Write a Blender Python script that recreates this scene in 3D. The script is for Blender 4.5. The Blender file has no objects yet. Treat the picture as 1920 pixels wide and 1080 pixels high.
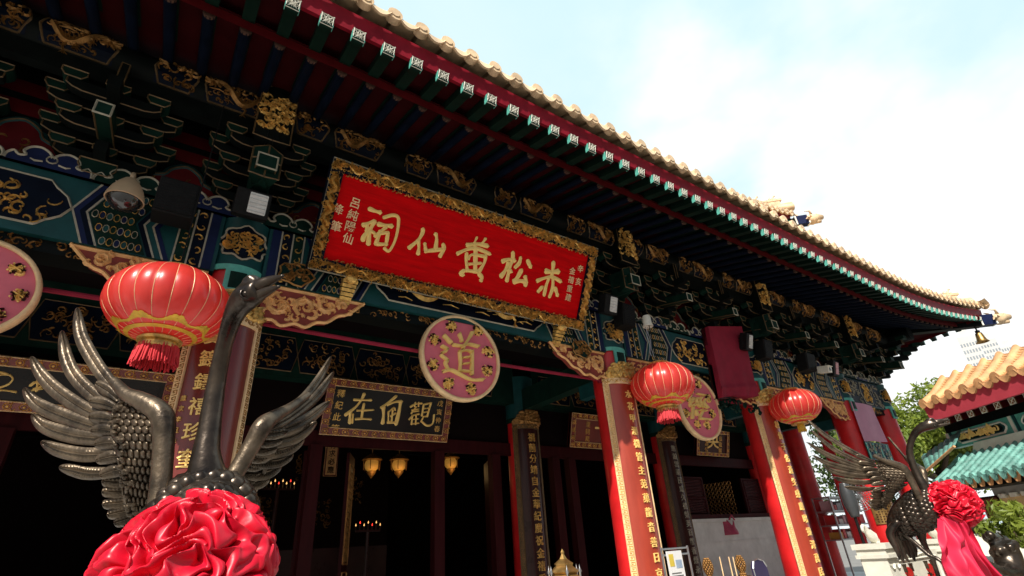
import bpy, math, random
from mathutils import Vector, Matrix, noise

# ------------------------------------------------------------------ camera, sky, sun
SC = bpy.context.scene
COL = SC.collection
RAD = math.radians
FPX = 961.25                                   # focal length in px of a 1920 px wide frame
CAM_ROT = (Matrix.Rotation(RAD(-36.339), 4, 'Z') @ Matrix.Rotation(RAD(117.582), 4, 'X') @ Matrix.Rotation(RAD(-4.1245), 4, 'Z'))
cd = bpy.data.cameras.new('camera')
cam = bpy.data.objects.new('camera', cd)
COL.objects.link(cam)
cam.matrix_world = CAM_ROT                      # eye at the origin; the ground lies 1.6 m below
cd.sensor_width = 36.0
cd.lens = FPX / 1920 * 36.0
cd.clip_start = 0.05
cd.clip_end = 3000
SC.camera = cam

SUN_TRAVEL = Vector((1.30, 1.0, -1.62)).normalized()     # direction the light travels
wd = bpy.data.worlds.new('World')
SC.world = wd
wd.use_nodes = True
nt = wd.node_tree
nt.nodes.clear()
sky = nt.nodes.new('ShaderNodeTexSky')
sky.sky_type = 'NISHITA'
sky.sun_disc = False
sky.sun_elevation = math.asin(-SUN_TRAVEL.z)
sky.sun_rotation = math.atan2(-SUN_TRAVEL.x, -SUN_TRAVEL.y)
sky.air_density = 1.0
sky.dust_density = 2.2
# a bank of thin bright cloud over the hall and the east; clear deep blue behind the camera
N = nt.nodes.new; LK = nt.links.new
tc = N('ShaderNodeTexCoord')
mp = N('ShaderNodeMapping'); mp.inputs['Scale'].default_value = (1.0, 1.0, 1.5); mp.inputs['Location'].default_value = (0.35, 0.1, 0.2)
nz = N('ShaderNodeTexNoise'); nz.inputs['Scale'].default_value = 1.5; nz.inputs['Detail'].default_value = 6; nz.inputs['Roughness'].default_value = 0.5
dt = N('ShaderNodeVectorMath'); dt.operation = 'DOT_PRODUCT'; dt.inputs[1].default_value = (0.62, 0.62, 0.48)
bank = N('ShaderNodeMapRange'); bank.interpolation_type = 'SMOOTHSTEP'
bank.inputs['From Min'].default_value = 0.2; bank.inputs['From Max'].default_value = 0.68
rp = N('ShaderNodeMapRange'); rp.interpolation_type = 'SMOOTHSTEP'
rp.inputs['From Min'].default_value = 0.36; rp.inputs['From Max'].default_value = 0.52
hz = N('ShaderNodeMixRGB'); hz.inputs['Color2'].default_value = (10.2, 13.6, 15.0, 1)      # veiled blue
mx = N('ShaderNodeMixRGB'); mx.inputs['Color2'].default_value = (16.5, 16.8, 16.8, 1)     # cloud
mu = N('ShaderNodeMath'); mu.operation = 'MULTIPLY'
bg = N('ShaderNodeBackground'); bg.inputs['Strength'].default_value = 0.055
wo = N('ShaderNodeOutputWorld')
d2 = N('ShaderNodeVectorMath'); d2.operation = 'DOT_PRODUCT'; d2.inputs[1].default_value = (0.86, -0.40, -0.32)
east = N('ShaderNodeMapRange'); east.interpolation_type = 'SMOOTHSTEP'; east.inputs['From Min'].default_value = -0.10; east.inputs['From Max'].default_value = 0.22; east.inputs['To Min'].default_value = 0.12
m2 = N('ShaderNodeMath'); m2.operation = 'MULTIPLY'
LK(tc.outputs['Generated'], d2.inputs[0]); LK(d2.outputs['Value'], east.inputs['Value'])
LK(tc.outputs['Generated'], mp.inputs['Vector']); LK(mp.outputs['Vector'], nz.inputs['Vector'])
LK(tc.outputs['Generated'], dt.inputs[0]); LK(dt.outputs['Value'], bank.inputs['Value'])
LK(nz.outputs['Fac'], rp.inputs['Value'])
LK(bank.outputs['Result'], hz.inputs['Fac']); LK(sky.outputs['Color'], hz.inputs['Color1'])
LK(bank.outputs['Result'], mu.inputs[0]); LK(rp.outputs['Result'], mu.inputs[1])
LK(mu.outputs['Value'], m2.inputs[0]); LK(east.outputs['Result'], m2.inputs[1]); LK(m2.outputs['Value'], mx.inputs['Fac']); LK(hz.outputs['Color'], mx.inputs['Color1'])
LK(mx.outputs['Color'], bg.inputs['Color']); LK(bg.outputs['Background'], wo.inputs['Surface'])

sd = bpy.data.lights.new('sun', 'SUN')
sd.energy = 5.0
sd.angle = RAD(0.5)
sd.color = (1.0, 0.95, 0.86)
so = bpy.data.objects.new('sun', sd)
COL.objects.link(so)
so.rotation_euler = SUN_TRAVEL.to_track_quat('-Z', 'Y').to_euler()
so.location = (-20, -20, 40)

SC.view_settings.view_transform = 'Standard'
SC.view_settings.look = 'None'
SC.view_settings.gamma = 1
SC.view_settings.exposure = 0.35
SC.cycles.max_bounces = 6
SC.cycles.transparent_max_bounces = 8

# ------------------------------------------------------------------ helpers
rnd = random.Random(7)
CR = CAM_ROT.to_3x3()
V = Vector

def ray(px, py):
    return CR @ V(((px - 960) / FPX, -(py - 540) / FPX, -1.0))

def W(px, py, Y):
    d = ray(px, py)
    return d * (Y / d.y)

def WX(px, py, X):
    d = ray(px, py)
    return d * (X / d.x)

def WPL(px, py, pl):
    d = ray(px, py)
    t = pl.o.dot(pl.n) / d.dot(pl.n)
    q = d * t - pl.o
    return q.dot(pl.u), q.dot(pl.v)

class PL:                                        # flat working plane; pt(a, b, h): h stands proud of it
    def __init__(s, o, u=(1, 0, 0), v=(0, 0, 1)):
        s.o = V(o); s.u = V(u).normalized(); s.v = V(v).normalized(); s.n = s.u.cross(s.v).normalized()
    def pt(s, a, b, h=0.0):
        return s.o + s.u * a + s.v * b + s.n * h

class CY:                                        # working surface wrapped round an upright column, facing -Y
    def __init__(s, x, y, z, r, turn=0.0):
        s.x, s.y, s.z, s.r, s.t = x, y, z, r, turn
    def pt(s, a, b, h=0.0):
        t = a / s.r + s.t
        return V((s.x + (s.r + h) * math.sin(t), s.y - (s.r + h) * math.cos(t), s.z + b))

def ccw(p):
    a = sum(p[i][0] * p[(i + 1) % len(p)][1] - p[(i + 1) % len(p)][0] * p[i][1] for i in range(len(p)))
    return p if a > 0 else p[::-1]

def crom(pts, n):
    """smooth resample of a polyline of equal-length tuples"""
    out = []
    m = len(pts)
    if m == 2:
        return [tuple(a + (b - a) * i / n for a, b in zip(*pts)) for i in range(n + 1)]
    for i in range(m - 1):
        p0, p1, p2, p3 = pts[max(i - 1, 0)], pts[i], pts[i + 1], pts[min(i + 2, m - 1)]
        for k in range(n):
            t = k / n
            out.append(tuple(0.5 * (2 * b + (c - a) * t + (2 * a - 5 * b + 4 * c - d) * t * t + (3 * b - a - 3 * c + d) * t ** 3)
                             for a, b, c, d in zip(p0, p1, p2, p3)))
    out.append(tuple(pts[-1]))
    return out

class MB:                                        # collects geometry, then links it as ONE mesh object
    def __init__(s):
        s.v, s.f, s.m, s.k = [], [], [], 0
    def add(s, vs, fs, k=None):
        n = len(s.v)
        s.v.extend([tuple(x) for x in vs])
        for q in fs:
            s.f.append(tuple(i + n for i in q))
            s.m.append(s.k if k is None else k)
    def box(s, x0, x1, y0, y1, z0, z1, k=None):
        s.add([(x, y, z) for x in (x0, x1) for y in (y0, y1) for z in (z0, z1)],
              [(0, 1, 3, 2), (4, 6, 7, 5), (0, 4, 5, 1), (2, 3, 7, 6), (0, 2, 6, 4), (1, 5, 7, 3)], k)
    def obox(s, c, ax, ay, az, k=None):          # box about c with half-axis vectors
        c, ax, ay, az = V(c), V(ax), V(ay), V(az)
        s.add([c + ax * i + ay * j + az * l for i in (-1, 1) for j in (-1, 1) for l in (-1, 1)],
              [(0, 1, 3, 2), (4, 6, 7, 5), (0, 4, 5, 1), (2, 3, 7, 6), (0, 2, 6, 4), (1, 5, 7, 3)], k)
    def poly(s, pl, pts, h0, h1, k=None):        # flat outline on a working plane, raised from h0 to h1
        pts = ccw(list(pts)); n = len(pts)
        s.add([pl.pt(a, b, h0) for a, b in pts] + [pl.pt(a, b, h1) for a, b in pts],
              [tuple(range(n, 2 * n))] + [(i, (i + 1) % n, n + (i + 1) % n, n + i) for i in range(n)], k)
    def slab(s, pl, pts, h0, h1, k=None):        # same with a back
        s.poly(pl, pts, h0, h1, k)
        n = len(pts); b = len(s.v) - 2 * n
        s.f.append(tuple(b + i for i in range(n))[::-1]); s.m.append(s.k if k is None else k)
    def rect(s, pl, a0, a1, b0, b1, h0, h1, k=None, nx=1):
        """raised rectangle, split along a so that it can wrap a column"""
        for i in range(nx):
            p, q = a0 + (a1 - a0) * i / nx, a0 + (a1 - a0) * (i + 1) / nx
            s.add([pl.pt(p, b0, h1), pl.pt(q, b0, h1), pl.pt(q, b1, h1), pl.pt(p, b1, h1)], [(0, 1, 2, 3)], k)
            for bb in (b0, b1):
                s.add([pl.pt(p, bb, h0), pl.pt(q, bb, h0), pl.pt(q, bb, h1), pl.pt(p, bb, h1)], [(0, 1, 2, 3) if bb == b0 else (3, 2, 1, 0)], k)
        for aa in (a0, a1):
            s.add([pl.pt(aa, b0, h0), pl.pt(aa, b1, h0), pl.pt(aa, b1, h1), pl.pt(aa, b0, h1)], [(0, 1, 2, 3)], k)
    def tube(s, pts, r, seg=8, k=None, cap=True):
        pts = [V(p) for p in pts]; n = len(pts)
        rr = r if isinstance(r, (list, tuple)) else [r] * n
        vs = []; up = None
        for i, p in enumerate(pts):
            d = (pts[min(i + 1, n - 1)] - pts[max(i - 1, 0)])
            d = d.normalized() if d.length > 1e-9 else V((0, 0, 1))
            if up is None:
                up = V((0, 0, 1)) if abs(d.z) < 0.9 else V((1, 0, 0))
            a = d.cross(up)
            a = a.normalized() if a.length > 1e-6 else d.orthogonal().normalized()
            b = a.cross(d).normalized(); up = b
            for j in range(seg):
                t = 2 * math.pi * j / seg
                vs.append(p + (a * math.cos(t) + b * math.sin(t)) * rr[i])
        fs = [(i * seg + j, i * seg + (j + 1) % seg, (i + 1) * seg + (j + 1) % seg, (i + 1) * seg + j) for i in range(n - 1) for j in range(seg)]
        if cap:
            fs += [tuple(range(seg))[::-1], tuple((n - 1) * seg + j for j in range(seg))]
        s.add(vs, fs, k)
    def lathe(s, c, prof, seg=24, k=None, axis=None):
        """profile of (radius, height) turned round an axis through c"""
        c = V(c); ax = V(axis or (0, 0, 1)).normalized()
        a = ax.orthogonal().normalized() if abs(ax.z) < 0.999 else V((1, 0, 0)); b = ax.cross(a)
        n = len(prof)
        vs = [c + ax * h + (a * math.cos(2 * math.pi * j / seg) + b * math.sin(2 * math.pi * j / seg)) * r for r, h in prof for j in range(seg)]
        s.add(vs, [(i * seg + j, i * seg + (j + 1) % seg, (i + 1) * seg + (j + 1) % seg, (i + 1) * seg + j) for i in range(n - 1) for j in range(seg)], k)
    def grid(s, fn, nu, nv, k=None, wrap=False):
        s.add([fn(i / nu, j / nv) for j in range(nv + 1) for i in range(nu + 1)],
              [(j * (nu + 1) + i, j * (nu + 1) + i + 1, (j + 1) * (nu + 1) + i + 1, (j + 1) * (nu + 1) + i) for j in range(nv) for i in range(nu)], k)
    def ridge(s, pl, pts, w, h, k=None, base=0.0):
        """raised ridge along a 2-D path: a carved line or a brush stroke. pts (a, b) or (a, b, width)"""
        n = len(pts); vs = []
        for i, p in enumerate(pts):
            q0, q1 = pts[max(i - 1, 0)], pts[min(i + 1, n - 1)]
            dx, dy = q1[0] - q0[0], q1[1] - q0[1]
            l = math.hypot(dx, dy) or 1.0
            nx, ny = -dy / l, dx / l
            ww = (p[2] if len(p) > 2 else w) / 2
            vs += [pl.pt(p[0] + nx * ww, p[1] + ny * ww, base), pl.pt(p[0], p[1], base + h), pl.pt(p[0] - nx * ww, p[1] - ny * ww, base)]
        fs = []
        for i in range(n - 1):
            a, b = i * 3, i * 3 + 3
            fs += [(a + 1, a, b, b + 1), (a + 2, a + 1, b + 1, b + 2)]
        s.add(vs, fs, k)
    def blob(s, c, rx, ry, rz, nu=10, nv=6, k=None, warp=0.0, sc=3.0):
        c = V(c)
        def fn(u, v):
            t, p = 2 * math.pi * u, math.pi * (v - 0.5)
            d = V((math.cos(t) * math.cos(p), math.sin(t) * math.cos(p), math.sin(p)))
            e = 1 + warp * noise.noise(d * sc + c * 3)
            return c + V((d.x * rx, d.y * ry, d.z * rz)) * e
        s.grid(fn, nu, nv, k)
    def build(s, name, mats, parent=None, smooth=False, auto=None):
        off = OFF.get(parent.name, V((0, 0, 0))) if parent is not None else V((0, 0, 0))
        me = bpy.data.meshes.new(name)
        me.from_pydata([(x - off.x, y - off.y, z - off.z) for x, y, z in s.v], [], s.f)
        mats = mats if isinstance(mats, (list, tuple)) else [mats]
        for m in mats:
            me.materials.append(m)
        if len(mats) > 1:
            me.polygons.foreach_set('material_index', s.m)
        me.update()
        if smooth:
            me.polygons.foreach_set('use_smooth', [True] * len(me.polygons))
            if auto:
                me.set_sharp_from_angle(angle=RAD(auto))
        o = bpy.data.objects.new(name, me)
        COL.objects.link(o)
        if parent is not None:
            o.parent = parent
            OFF[o.name] = off
        return o

OFF = {}
def tag(o, label=None, cat=None, group=None, kind=None):
    if label: o['label'] = label
    if cat: o['category'] = cat
    if group: o['group'] = group
    if kind: o['kind'] = kind
    return o

def thing(name, loc, label, cat, group=None):
    o = bpy.data.objects.new(name, None)
    COL.objects.link(o)
    o.location = loc
    o.empty_display_size = 0.1
    OFF[o.name] = V(loc)
    return tag(o, label, cat, group)

def copy_tree(o, parent=None):
    c = o.copy(); COL.objects.link(c)
    if parent is not None:
        c.parent = parent
    for ch in list(o.children):
        copy_tree(ch, c)
    return c

# ------------------------------------------------------------------ materials
def mat(name, col, rough=0.5, metal=0.0, var=0.25, scale=6.0, bump=0.0, bscale=40.0, col2=None, spec=0.5, coat=0.0, trans=0.0, stretch=None, dirt=0.0):
    """Principled paint/wood/metal with noise-broken colour and relief in object space"""
    m = bpy.data.materials.new(name); m.use_nodes = True
    t = m.node_tree; p = t.nodes['Principled BSDF']
    p.inputs['Roughness'].default_value = rough
    p.inputs['Metallic'].default_value = metal
    p.inputs['Specular IOR Level'].default_value = spec
    p.inputs['Coat Weight'].default_value = coat
    p.inputs['Coat Roughness'].default_value = 0.15
    c = t.nodes.new('ShaderNodeTexCoord')
    src = c.outputs['Object']
    if stretch:
        g = t.nodes.new('ShaderNodeMapping'); g.inputs['Scale'].default_value = stretch
        t.links.new(src, g.inputs['Vector']); src = g.outputs['Vector']
    n = t.nodes.new('ShaderNodeTexNoise')
    n.inputs['Scale'].default_value = scale; n.inputs['Detail'].default_value = 6; n.inputs['Roughness'].default_value = 0.62
    t.links.new(src, n.inputs['Vector'])
    r = t.nodes.new('ShaderNodeValToRGB')
    e = r.color_ramp.elements
    c2 = col2 or tuple(x * (1 - var) for x in col)
    e[0].position, e[1].position = 0.3, 0.7
    e[0].color = (*c2, 1); e[1].color = (*[min(1, x * (1 + var * 0.5)) for x in col], 1)
    t.links.new(n.outputs['Fac'], r.inputs['Fac'])
    t.links.new(r.outputs['Color'], p.inputs['Base Color'])
    mr = t.nodes.new('ShaderNodeMapRange')
    mr.inputs['To Min'].default_value = max(0.03, rough - 0.12); mr.inputs['To Max'].default_value = min(1, rough + 0.12)
    t.links.new(n.outputs['Fac'], mr.inputs['Value']); t.links.new(mr.outputs['Result'], p.inputs['Roughness'])
    if bump:
        b = t.nodes.new('ShaderNodeTexNoise'); b.inputs['Scale'].default_value = bscale; b.inputs['Detail'].default_value = 4
        t.links.new(src, b.inputs['Vector'])
        bn = t.nodes.new('ShaderNodeBump'); bn.inputs['Strength'].default_value = bump; bn.inputs['Distance'].default_value = 0.01
        t.links.new(b.outputs['Fac'], bn.inputs['Height']); t.links.new(bn.outputs['Normal'], p.inputs['Normal'])
    if trans:
        tr = t.nodes.new('ShaderNodeBsdfTranslucent'); mxs = t.nodes.new('ShaderNodeMixShader')
        mxs.inputs['Fac'].default_value = trans
        t.links.new(r.outputs['Color'], tr.inputs['Color'])
        t.links.new(p.outputs['BSDF'], mxs.inputs[1]); t.links.new(tr.outputs['BSDF'], mxs.inputs[2])
        t.links.new(mxs.outputs['Shader'], t.nodes['Material Output'].inputs['Surface'])
    return m

def emit(name, col, s):
    m = bpy.data.materials.new(name); m.use_nodes = True
    p = m.node_tree.nodes['Principled BSDF']
    p.inputs['Base Color'].default_value = (*col, 1)
    p.inputs['Emission Color'].default_value = (*col, 1)
    p.inputs['Emission Strength'].default_value = s
    return m

M_RED = mat('red lacquer', (0.62, 0.012, 0.014), 0.45, var=0.32, scale=2.2, bump=0.06, bscale=30, coat=0.15)
M_DRED = mat('dull red paint', (0.10, 0.004, 0.006), 0.55, var=0.3, scale=5, bump=0.1, spec=0.16)
M_SOFF = mat('soffit red paint', (0.036, 0.002, 0.003), 0.7, var=0.35, scale=4, spec=0.08)  # eave shade is darkened into this red
M_FASC = mat('fascia red paint', (0.25, 0.008, 0.02), 0.5, var=0.35, scale=5, bump=0.1, spec=0.16)
M_SIGN = mat('sign red lacquer', (0.60, 0.002, 0.004), 0.65, spec=0.05, var=0.25, scale=5, stretch=(0.6, 5, 5), bump=0.05)
M_GREEN = mat('dark green paint', (0.006, 0.024, 0.017), 0.5, var=0.4, scale=7, bump=0.06, spec=0.08)
M_RGREEN = mat('rafter green paint', (0.005, 0.018, 0.012), 0.55, var=0.4, scale=7, spec=0.08)  # darker copy of the green, carrying the shade under the eaves
M_TEAL = mat('teal paint', (0.008, 0.060, 0.062), 0.45, var=0.3, scale=6, bump=0.05, spec=0.25)
M_MINT = mat('mint paint', (0.10, 0.42, 0.34), 0.5, var=0.3, scale=12, bump=0.05)
M_BLUE = mat('deep blue paint', (0.008, 0.014, 0.055), 0.45, var=0.35, scale=6, bump=0.05, spec=0.16)
M_NAVY = mat('navy paint', (0.003, 0.006, 0.015), 0.5, var=0.4, scale=6, spec=0.08)  # lowered towards black to deepen the shade among the rafters
M_DARK = mat('dark bracket paint', (0.005, 0.007, 0.0065), 0.5, var=0.4, scale=7, spec=0.08)  # bracket paint darkened to imitate the gloom under the eaves
M_PALE = mat('pale outline paint', (0.36, 0.33, 0.25), 0.5, var=0.35, scale=14)
M_GOLD = mat('gilding', (0.80, 0.47, 0.13), 0.34, 0.5, var=0.6, scale=16, bump=0.15, bscale=60)
M_DGOLD = mat('dim gilding', (0.36, 0.18, 0.05), 0.42, 0.55, var=0.55, scale=12, bump=0.2, bscale=60)  # darker gilding; part of its dimness stands for under-eave shade
M_GTRIM = mat('worn gold line', (0.15, 0.092, 0.04), 0.45, 0.3, var=0.5, scale=9)  # gold dimmed to put the bracket zone's shade into the line colour
M_CREAM = mat('cream gilt carving', (0.86, 0.60, 0.32), 0.45, 0.05, var=0.25, scale=10, bump=0.1)
M_ROSE = mat('rose ground paint', (0.42, 0.10, 0.08), 0.55, var=0.3, scale=8)
M_QUETI = mat('orange gilt carving', (0.80, 0.44, 0.17), 0.45, 0.1, var=0.3, scale=10, bump=0.1)
M_QGROUND = mat('oxblood ground', (0.26, 0.05, 0.035), 0.6, var=0.3, scale=8, spec=0.2)
M_YELL = mat('painted gold leaf', (0.98, 0.66, 0.21), 0.5, 0.0, var=0.12, scale=12)
M_WHITE = mat('white paint', (0.78, 0.76, 0.66), 0.5, var=0.15, scale=14)
M_TILE = mat('glazed roof tile', (0.78, 0.57, 0.35), 0.45, var=0.4, scale=5, bump=0.15, bscale=25)
M_BLACK = mat('black plastic', (0.012, 0.012, 0.012), 0.5, var=0.3, scale=20, spec=0.08)
M_INK = mat('black lacquer', (0.006, 0.004, 0.0035), 0.3, var=0.3, scale=4, coat=0.3, spec=0.16)
M_MAROON = mat('maroon lacquer', (0.17, 0.022, 0.016), 0.33, var=0.25, scale=3, coat=0.3, stretch=(2, 2, 0.5))
M_BROWN = mat('dark brown lacquer', (0.035, 0.01, 0.009), 0.3, var=0.35, scale=3, coat=0.2, spec=0.16)
M_WOOD = mat('door wood', (0.035, 0.005, 0.006), 0.5, var=0.35, scale=4, stretch=(3, 3, 0.4), bump=0.1, spec=0.08)
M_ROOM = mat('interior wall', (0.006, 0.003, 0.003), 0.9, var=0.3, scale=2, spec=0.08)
M_STONE = mat('grey stone', (0.58, 0.58, 0.56), 0.75, var=0.2, scale=4, bump=0.2, bscale=60)
M_MARBLE = mat('white stone', (0.70, 0.68, 0.58), 0.6, var=0.15, scale=5, bump=0.15, bscale=50)
M_GROUND = mat('paving stone', (0.20, 0.19, 0.175), 0.8, var=0.25, scale=1.5, bump=0.2, bscale=30)
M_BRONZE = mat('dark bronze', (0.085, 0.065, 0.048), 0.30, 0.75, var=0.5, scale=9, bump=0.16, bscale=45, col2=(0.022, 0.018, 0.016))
M_FEATH = mat('sunlit bronze feathers', (0.175, 0.132, 0.088), 0.38, 0.7, var=0.45, scale=11, bump=0.25, bscale=60, col2=(0.032, 0.025, 0.019))  # lighter copy of the bronze; sunlight put into its colour
M_BRASS = mat('brass plate', (0.42, 0.26, 0.09), 0.38, 0.85, var=0.4, scale=8, bump=0.1)
M_PINK = mat('pink board', (0.72, 0.165, 0.215), 0.5, var=0.12, scale=5, spec=0.2)
M_STEEL = mat('steel', (0.42, 0.43, 0.44), 0.32, 0.9, var=0.2, scale=10)
M_GLASS = mat('lamp glass', (0.62, 0.62, 0.60), 0.12, var=0.25, scale=12, spec=0.8)  # pale base colour stands in for a white reflection on the panes
M_SMOKE = mat('smoked dome', (0.012, 0.012, 0.014), 0.06, var=0.2, scale=5, spec=1.0)
M_BEIGE = mat('beige housing', (0.46, 0.33, 0.20), 0.5, var=0.15, scale=6)
M_SILK = mat('red lantern silk', (0.88, 0.07, 0.055), 0.34, var=0.10, scale=3, coat=0.5, trans=0.5, bump=0.03, bscale=90, spec=0.9)
M_SATIN = mat('red satin', (0.70, 0.006, 0.030), 0.40, var=0.15, scale=5, trans=0.10, spec=0.5, bump=0.05, bscale=70)
M_PSATIN = mat('pink red satin', (0.74, 0.03, 0.085), 0.5, var=0.2, scale=5, trans=0.15, spec=0.3)
M_TASSEL = mat('red tassel thread', (0.58, 0.02, 0.03), 0.7, var=0.35, scale=40, stretch=(8, 8, 0.5))
M_FOIL = mat('lantern gold foil', (0.72, 0.42, 0.04), 0.4, 0.3, var=0.3, scale=12)
M_CLOTH = mat('maroon cloth', (0.27, 0.018, 0.040), 0.75, var=0.25, scale=4, bump=0.1, spec=0.15)
M_BANNER = mat('pink cloth', (0.56, 0.26, 0.36), 0.75, var=0.12, scale=4)
# ------------------------------------------------------------------ carved ornament
class HC:                                        # front of a lying round beam along X
    def __init__(s, y, z, r):
        s.y, s.z, s.r = y, z, r
    def pt(s, a, b, h=0.0):
        t = b / s.r
        return V((a, s.y - (s.r + h) * math.cos(t), s.z + (s.r + h) * math.sin(t)))

def scroll(mb, pl, cx, cy, r, a0, turn, d, w, h, k=None, base=0.0):
    """one carved spiral tendril with a leaf tail"""
    p = []
    N = 9
    for i in range(N + 1):
        t = i / N
        rr = r * (1 - 0.82 * t)
        a = a0 + d * turn * t
        p.append((cx + rr * math.cos(a), cy + rr * math.sin(a), w * (0.35 + 0.9 * math.sin(math.pi * min(1, 0.15 + t)))))
    mb.ridge(pl, p, w, h, k, base)

def scroll_fill(mb, pl, a0, a1, b0, b1, n, r0, r1, w, h, seed, k=None, inside=None, base=0.0):
    g = random.Random(seed)
    for _ in range(n):
        a, b = g.uniform(a0, a1), g.uniform(b0, b1)
        if inside and not inside(a, b):
            continue
        scroll(mb, pl, a, b, g.uniform(r0, r1), g.uniform(0, 6.3), g.uniform(2.5, 6.5), g.choice((-1, 1)), w * g.uniform(0.7, 1.3), h * g.uniform(0.6, 1.3), k, base)

def dragon(mb, pl, cx, cy, L, H, seed, k=None, base=0.0, fl=1):
    """long winding carved dragon among clouds, L wide and H high"""
    g = random.Random(seed)
    n = 30; body = []
    for i in range(n + 1):
        t = i / n
        a = cx + fl * (t - 0.5) * L * 0.92
        b = cy + H * 0.27 * math.sin(t * 2 * math.pi * max(1.0, L / H / 2.2) + 0.6)
        body.append((a, b, H * (0.10 + 0.12 * math.sin(math.pi * (0.08 + 0.85 * t)))))
    mb.ridge(pl, body, 1, H * 0.09, k, base)
    for i in range(3, n - 1, 2):                 # back fins and scales
        a, b, w = body[i]
        mb.ridge(pl, [(a, b + w * 0.4, w * 0.5), (a + fl * w * 0.3, b + w * 0.95, 0.004)], 1, H * 0.07, k, base)
    for i in (6, 13, 19, 25):                    # legs with spread claws
        a, b, w = body[i]; s = g.choice((-1, 1)); e = (a + fl * H * 0.1, b + s * H * 0.3)
        mb.ridge(pl, [(a, b, H * 0.1), (a + fl * H * 0.14, b + s * H * 0.16, H * 0.08), (*e, H * 0.05)], 1, H * 0.07, k, base)
        for q in (-0.9, -0.3, 0.3, 0.9):
            mb.ridge(pl, [(*e, H * 0.035), (e[0] + H * 0.13 * math.sin(q), e[1] + s * H * 0.13 * math.cos(q), 0.004)], 1, H * 0.05, k, base)
    a, b, w = body[0]
    for q in range(9):                           # head with mane and horns
        t = q * 0.7
        mb.ridge(pl, [(a, b, H * 0.12), (a - fl * H * 0.12 * math.cos(t), b + H * 0.12 * math.sin(t), H * 0.06), (a - fl * H * 0.27 * math.cos(t + .3), b + H * 0.24 * math.sin(t + .3), 0.004)], 1, H * 0.09, k, base)
    for _ in range(int(5 * L / H)):
        c = (cx + g.uniform(-.5, .5) * L, cy + g.uniform(-.42, .42) * H)
        l = g.uniform(.1, .3) * H
        mb.ridge(pl, [(c[0] - l, c[1], .006), (c[0], c[1] + .05 * H, H * .045), (c[0] + l, c[1] - .03 * H, .006)], 1, H * .04, k, base)

def outline(mb, pl, pts, w, h, k=None, base=0.0):
    p = list(pts) + [pts[0], pts[1]]
    mb.ridge(pl, p, w, h, k, base)

def roundrect(a0, a1, b0, b1, r, n=4):
    o = []
    for cx, cy, t0 in ((a1 - r, b1 - r, 0), (a0 + r, b1 - r, 90), (a0 + r, b0 + r, 180), (a1 - r, b0 + r, 270)):
        for i in range(n + 1):
            t = RAD(t0 + 90 * i / n)
            o.append((cx + r * math.cos(t), cy + r * math.sin(t)))
    return o

def cloudrect(a0, a1, b0, b1):
    """cartouche with lobed ends"""
    h = b1 - b0; o = []
    for sg, ax in ((1, a1), (-1, a0)):
        for t in (-.5, -.36, -.33, -.22, 0, .22, .33, .36, .5):
            o.append((ax + sg * h * (0.30 * max(0, 1 - (abs(t) / .36) ** 2.0) if abs(t) < .34 else -0.12 * (abs(t) > .4)), b0 + h * (.5 + sg * t)))
    return o

# ------------------------------------------------------------------ ground
GZ, PZ = -1.6, -1.05
mb = MB(); mb.grid(lambda u, v: V((-400 + 900 * u, -300 + 900 * v, GZ)), 6, 6)
tag(mb.build('ground', M_GROUND), kind='structure')
mb = MB(); mb.box(-12, 18.2, 3.1, 20, GZ - 0.3, PZ)
mb.box(-12, 18.25, 3.04, 3.1, PZ - 0.14, PZ + 0.003)
tag(mb.build('terrace', M_STONE), kind='structure')

# ------------------------------------------------------------------ the temple hall
HALL = thing('temple_hall', (6.0, 5.0, PZ), 'ornate temple hall with red columns, painted beams and a double tiled roof with upturned corners', 'temple')
CX = [-3.22, 0.38, 5.30, 8.90, 12.30, 14.30]
YC = 5.0
EX0, EXC = -2.6, 14.3                            # eave start, corner column
def lift(x):
    t = max(0.0, (x - 10.6) / 5.9)
    return 0.40 * t * t
def outy(x):
    t = max(0.0, (x - 12.0) / 4.5)
    return -0.22 * t * t
def front(x, y, z):
    return V((x, y, z))
def side(x, y, z):
    return V((EXC + YC - y, EXC + YC - x, z))
SL = 0.28
def hipy(x):
    return YC - (x - EXC)

# columns with painted capitals
def capital(x, turn=0.0):
    mb = MB(); cy = CY(x, YC, 0, 0.252, turn)
    mb.lathe((x, YC, 0), [(0.25, 2.50), (0.262, 2.50), (0.268, 2.56), (0.262, 2.60), (0.262, 3.05), (0.27, 3.06), (0.27, 3.09), (0.24, 3.10)], 36, 0)
    mb.lathe((x, YC, 0), [(0.266, 2.495), (0.275, 2.50), (0.275, 2.55), (0.264, 2.555)], 36, 1)
    mb.rect(cy, -0.10, 0.10, 2.27, 2.50, 0.0, 0.03, 1, 4)
    mb.rect(cy, -0.062, 0.062, 2.305, 2.47, 0.03, 0.034, 2, 4)
    return mb
def cap_badge(x):
    mb = MB(); cy = CY(x, YC, 2.80, 0.264)
    lob = []
    for i in range(40):
        t = 2 * math.pi * i / 40
        r = 1 + 0.10 * math.cos(8 * t)
        lob.append((0.215 * r * math.cos(t), 0.17 * r * math.sin(t)))
    n = len(lob)
    mb.add([cy.pt(a, b, .012) for a, b in lob] + [cy.pt(0, 0, .014)], [(i, (i + 1) % n, n) for i in range(n)], 0)
    outline(mb, cy, lob, .022, .016, 1, .008)
    g = random.Random(int(x * 10))
    for i in range(60):
        t, r = g.uniform(0, 6.28), math.sqrt(g.random())
        scroll(mb, cy, .16 * r * math.cos(t), .115 * r * math.sin(t), g.uniform(.02, .05), g.uniform(0, 6), g.uniform(2, 6), g.choice((-1, 1)), .014, .022, 2, .012)
    return mb
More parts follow.
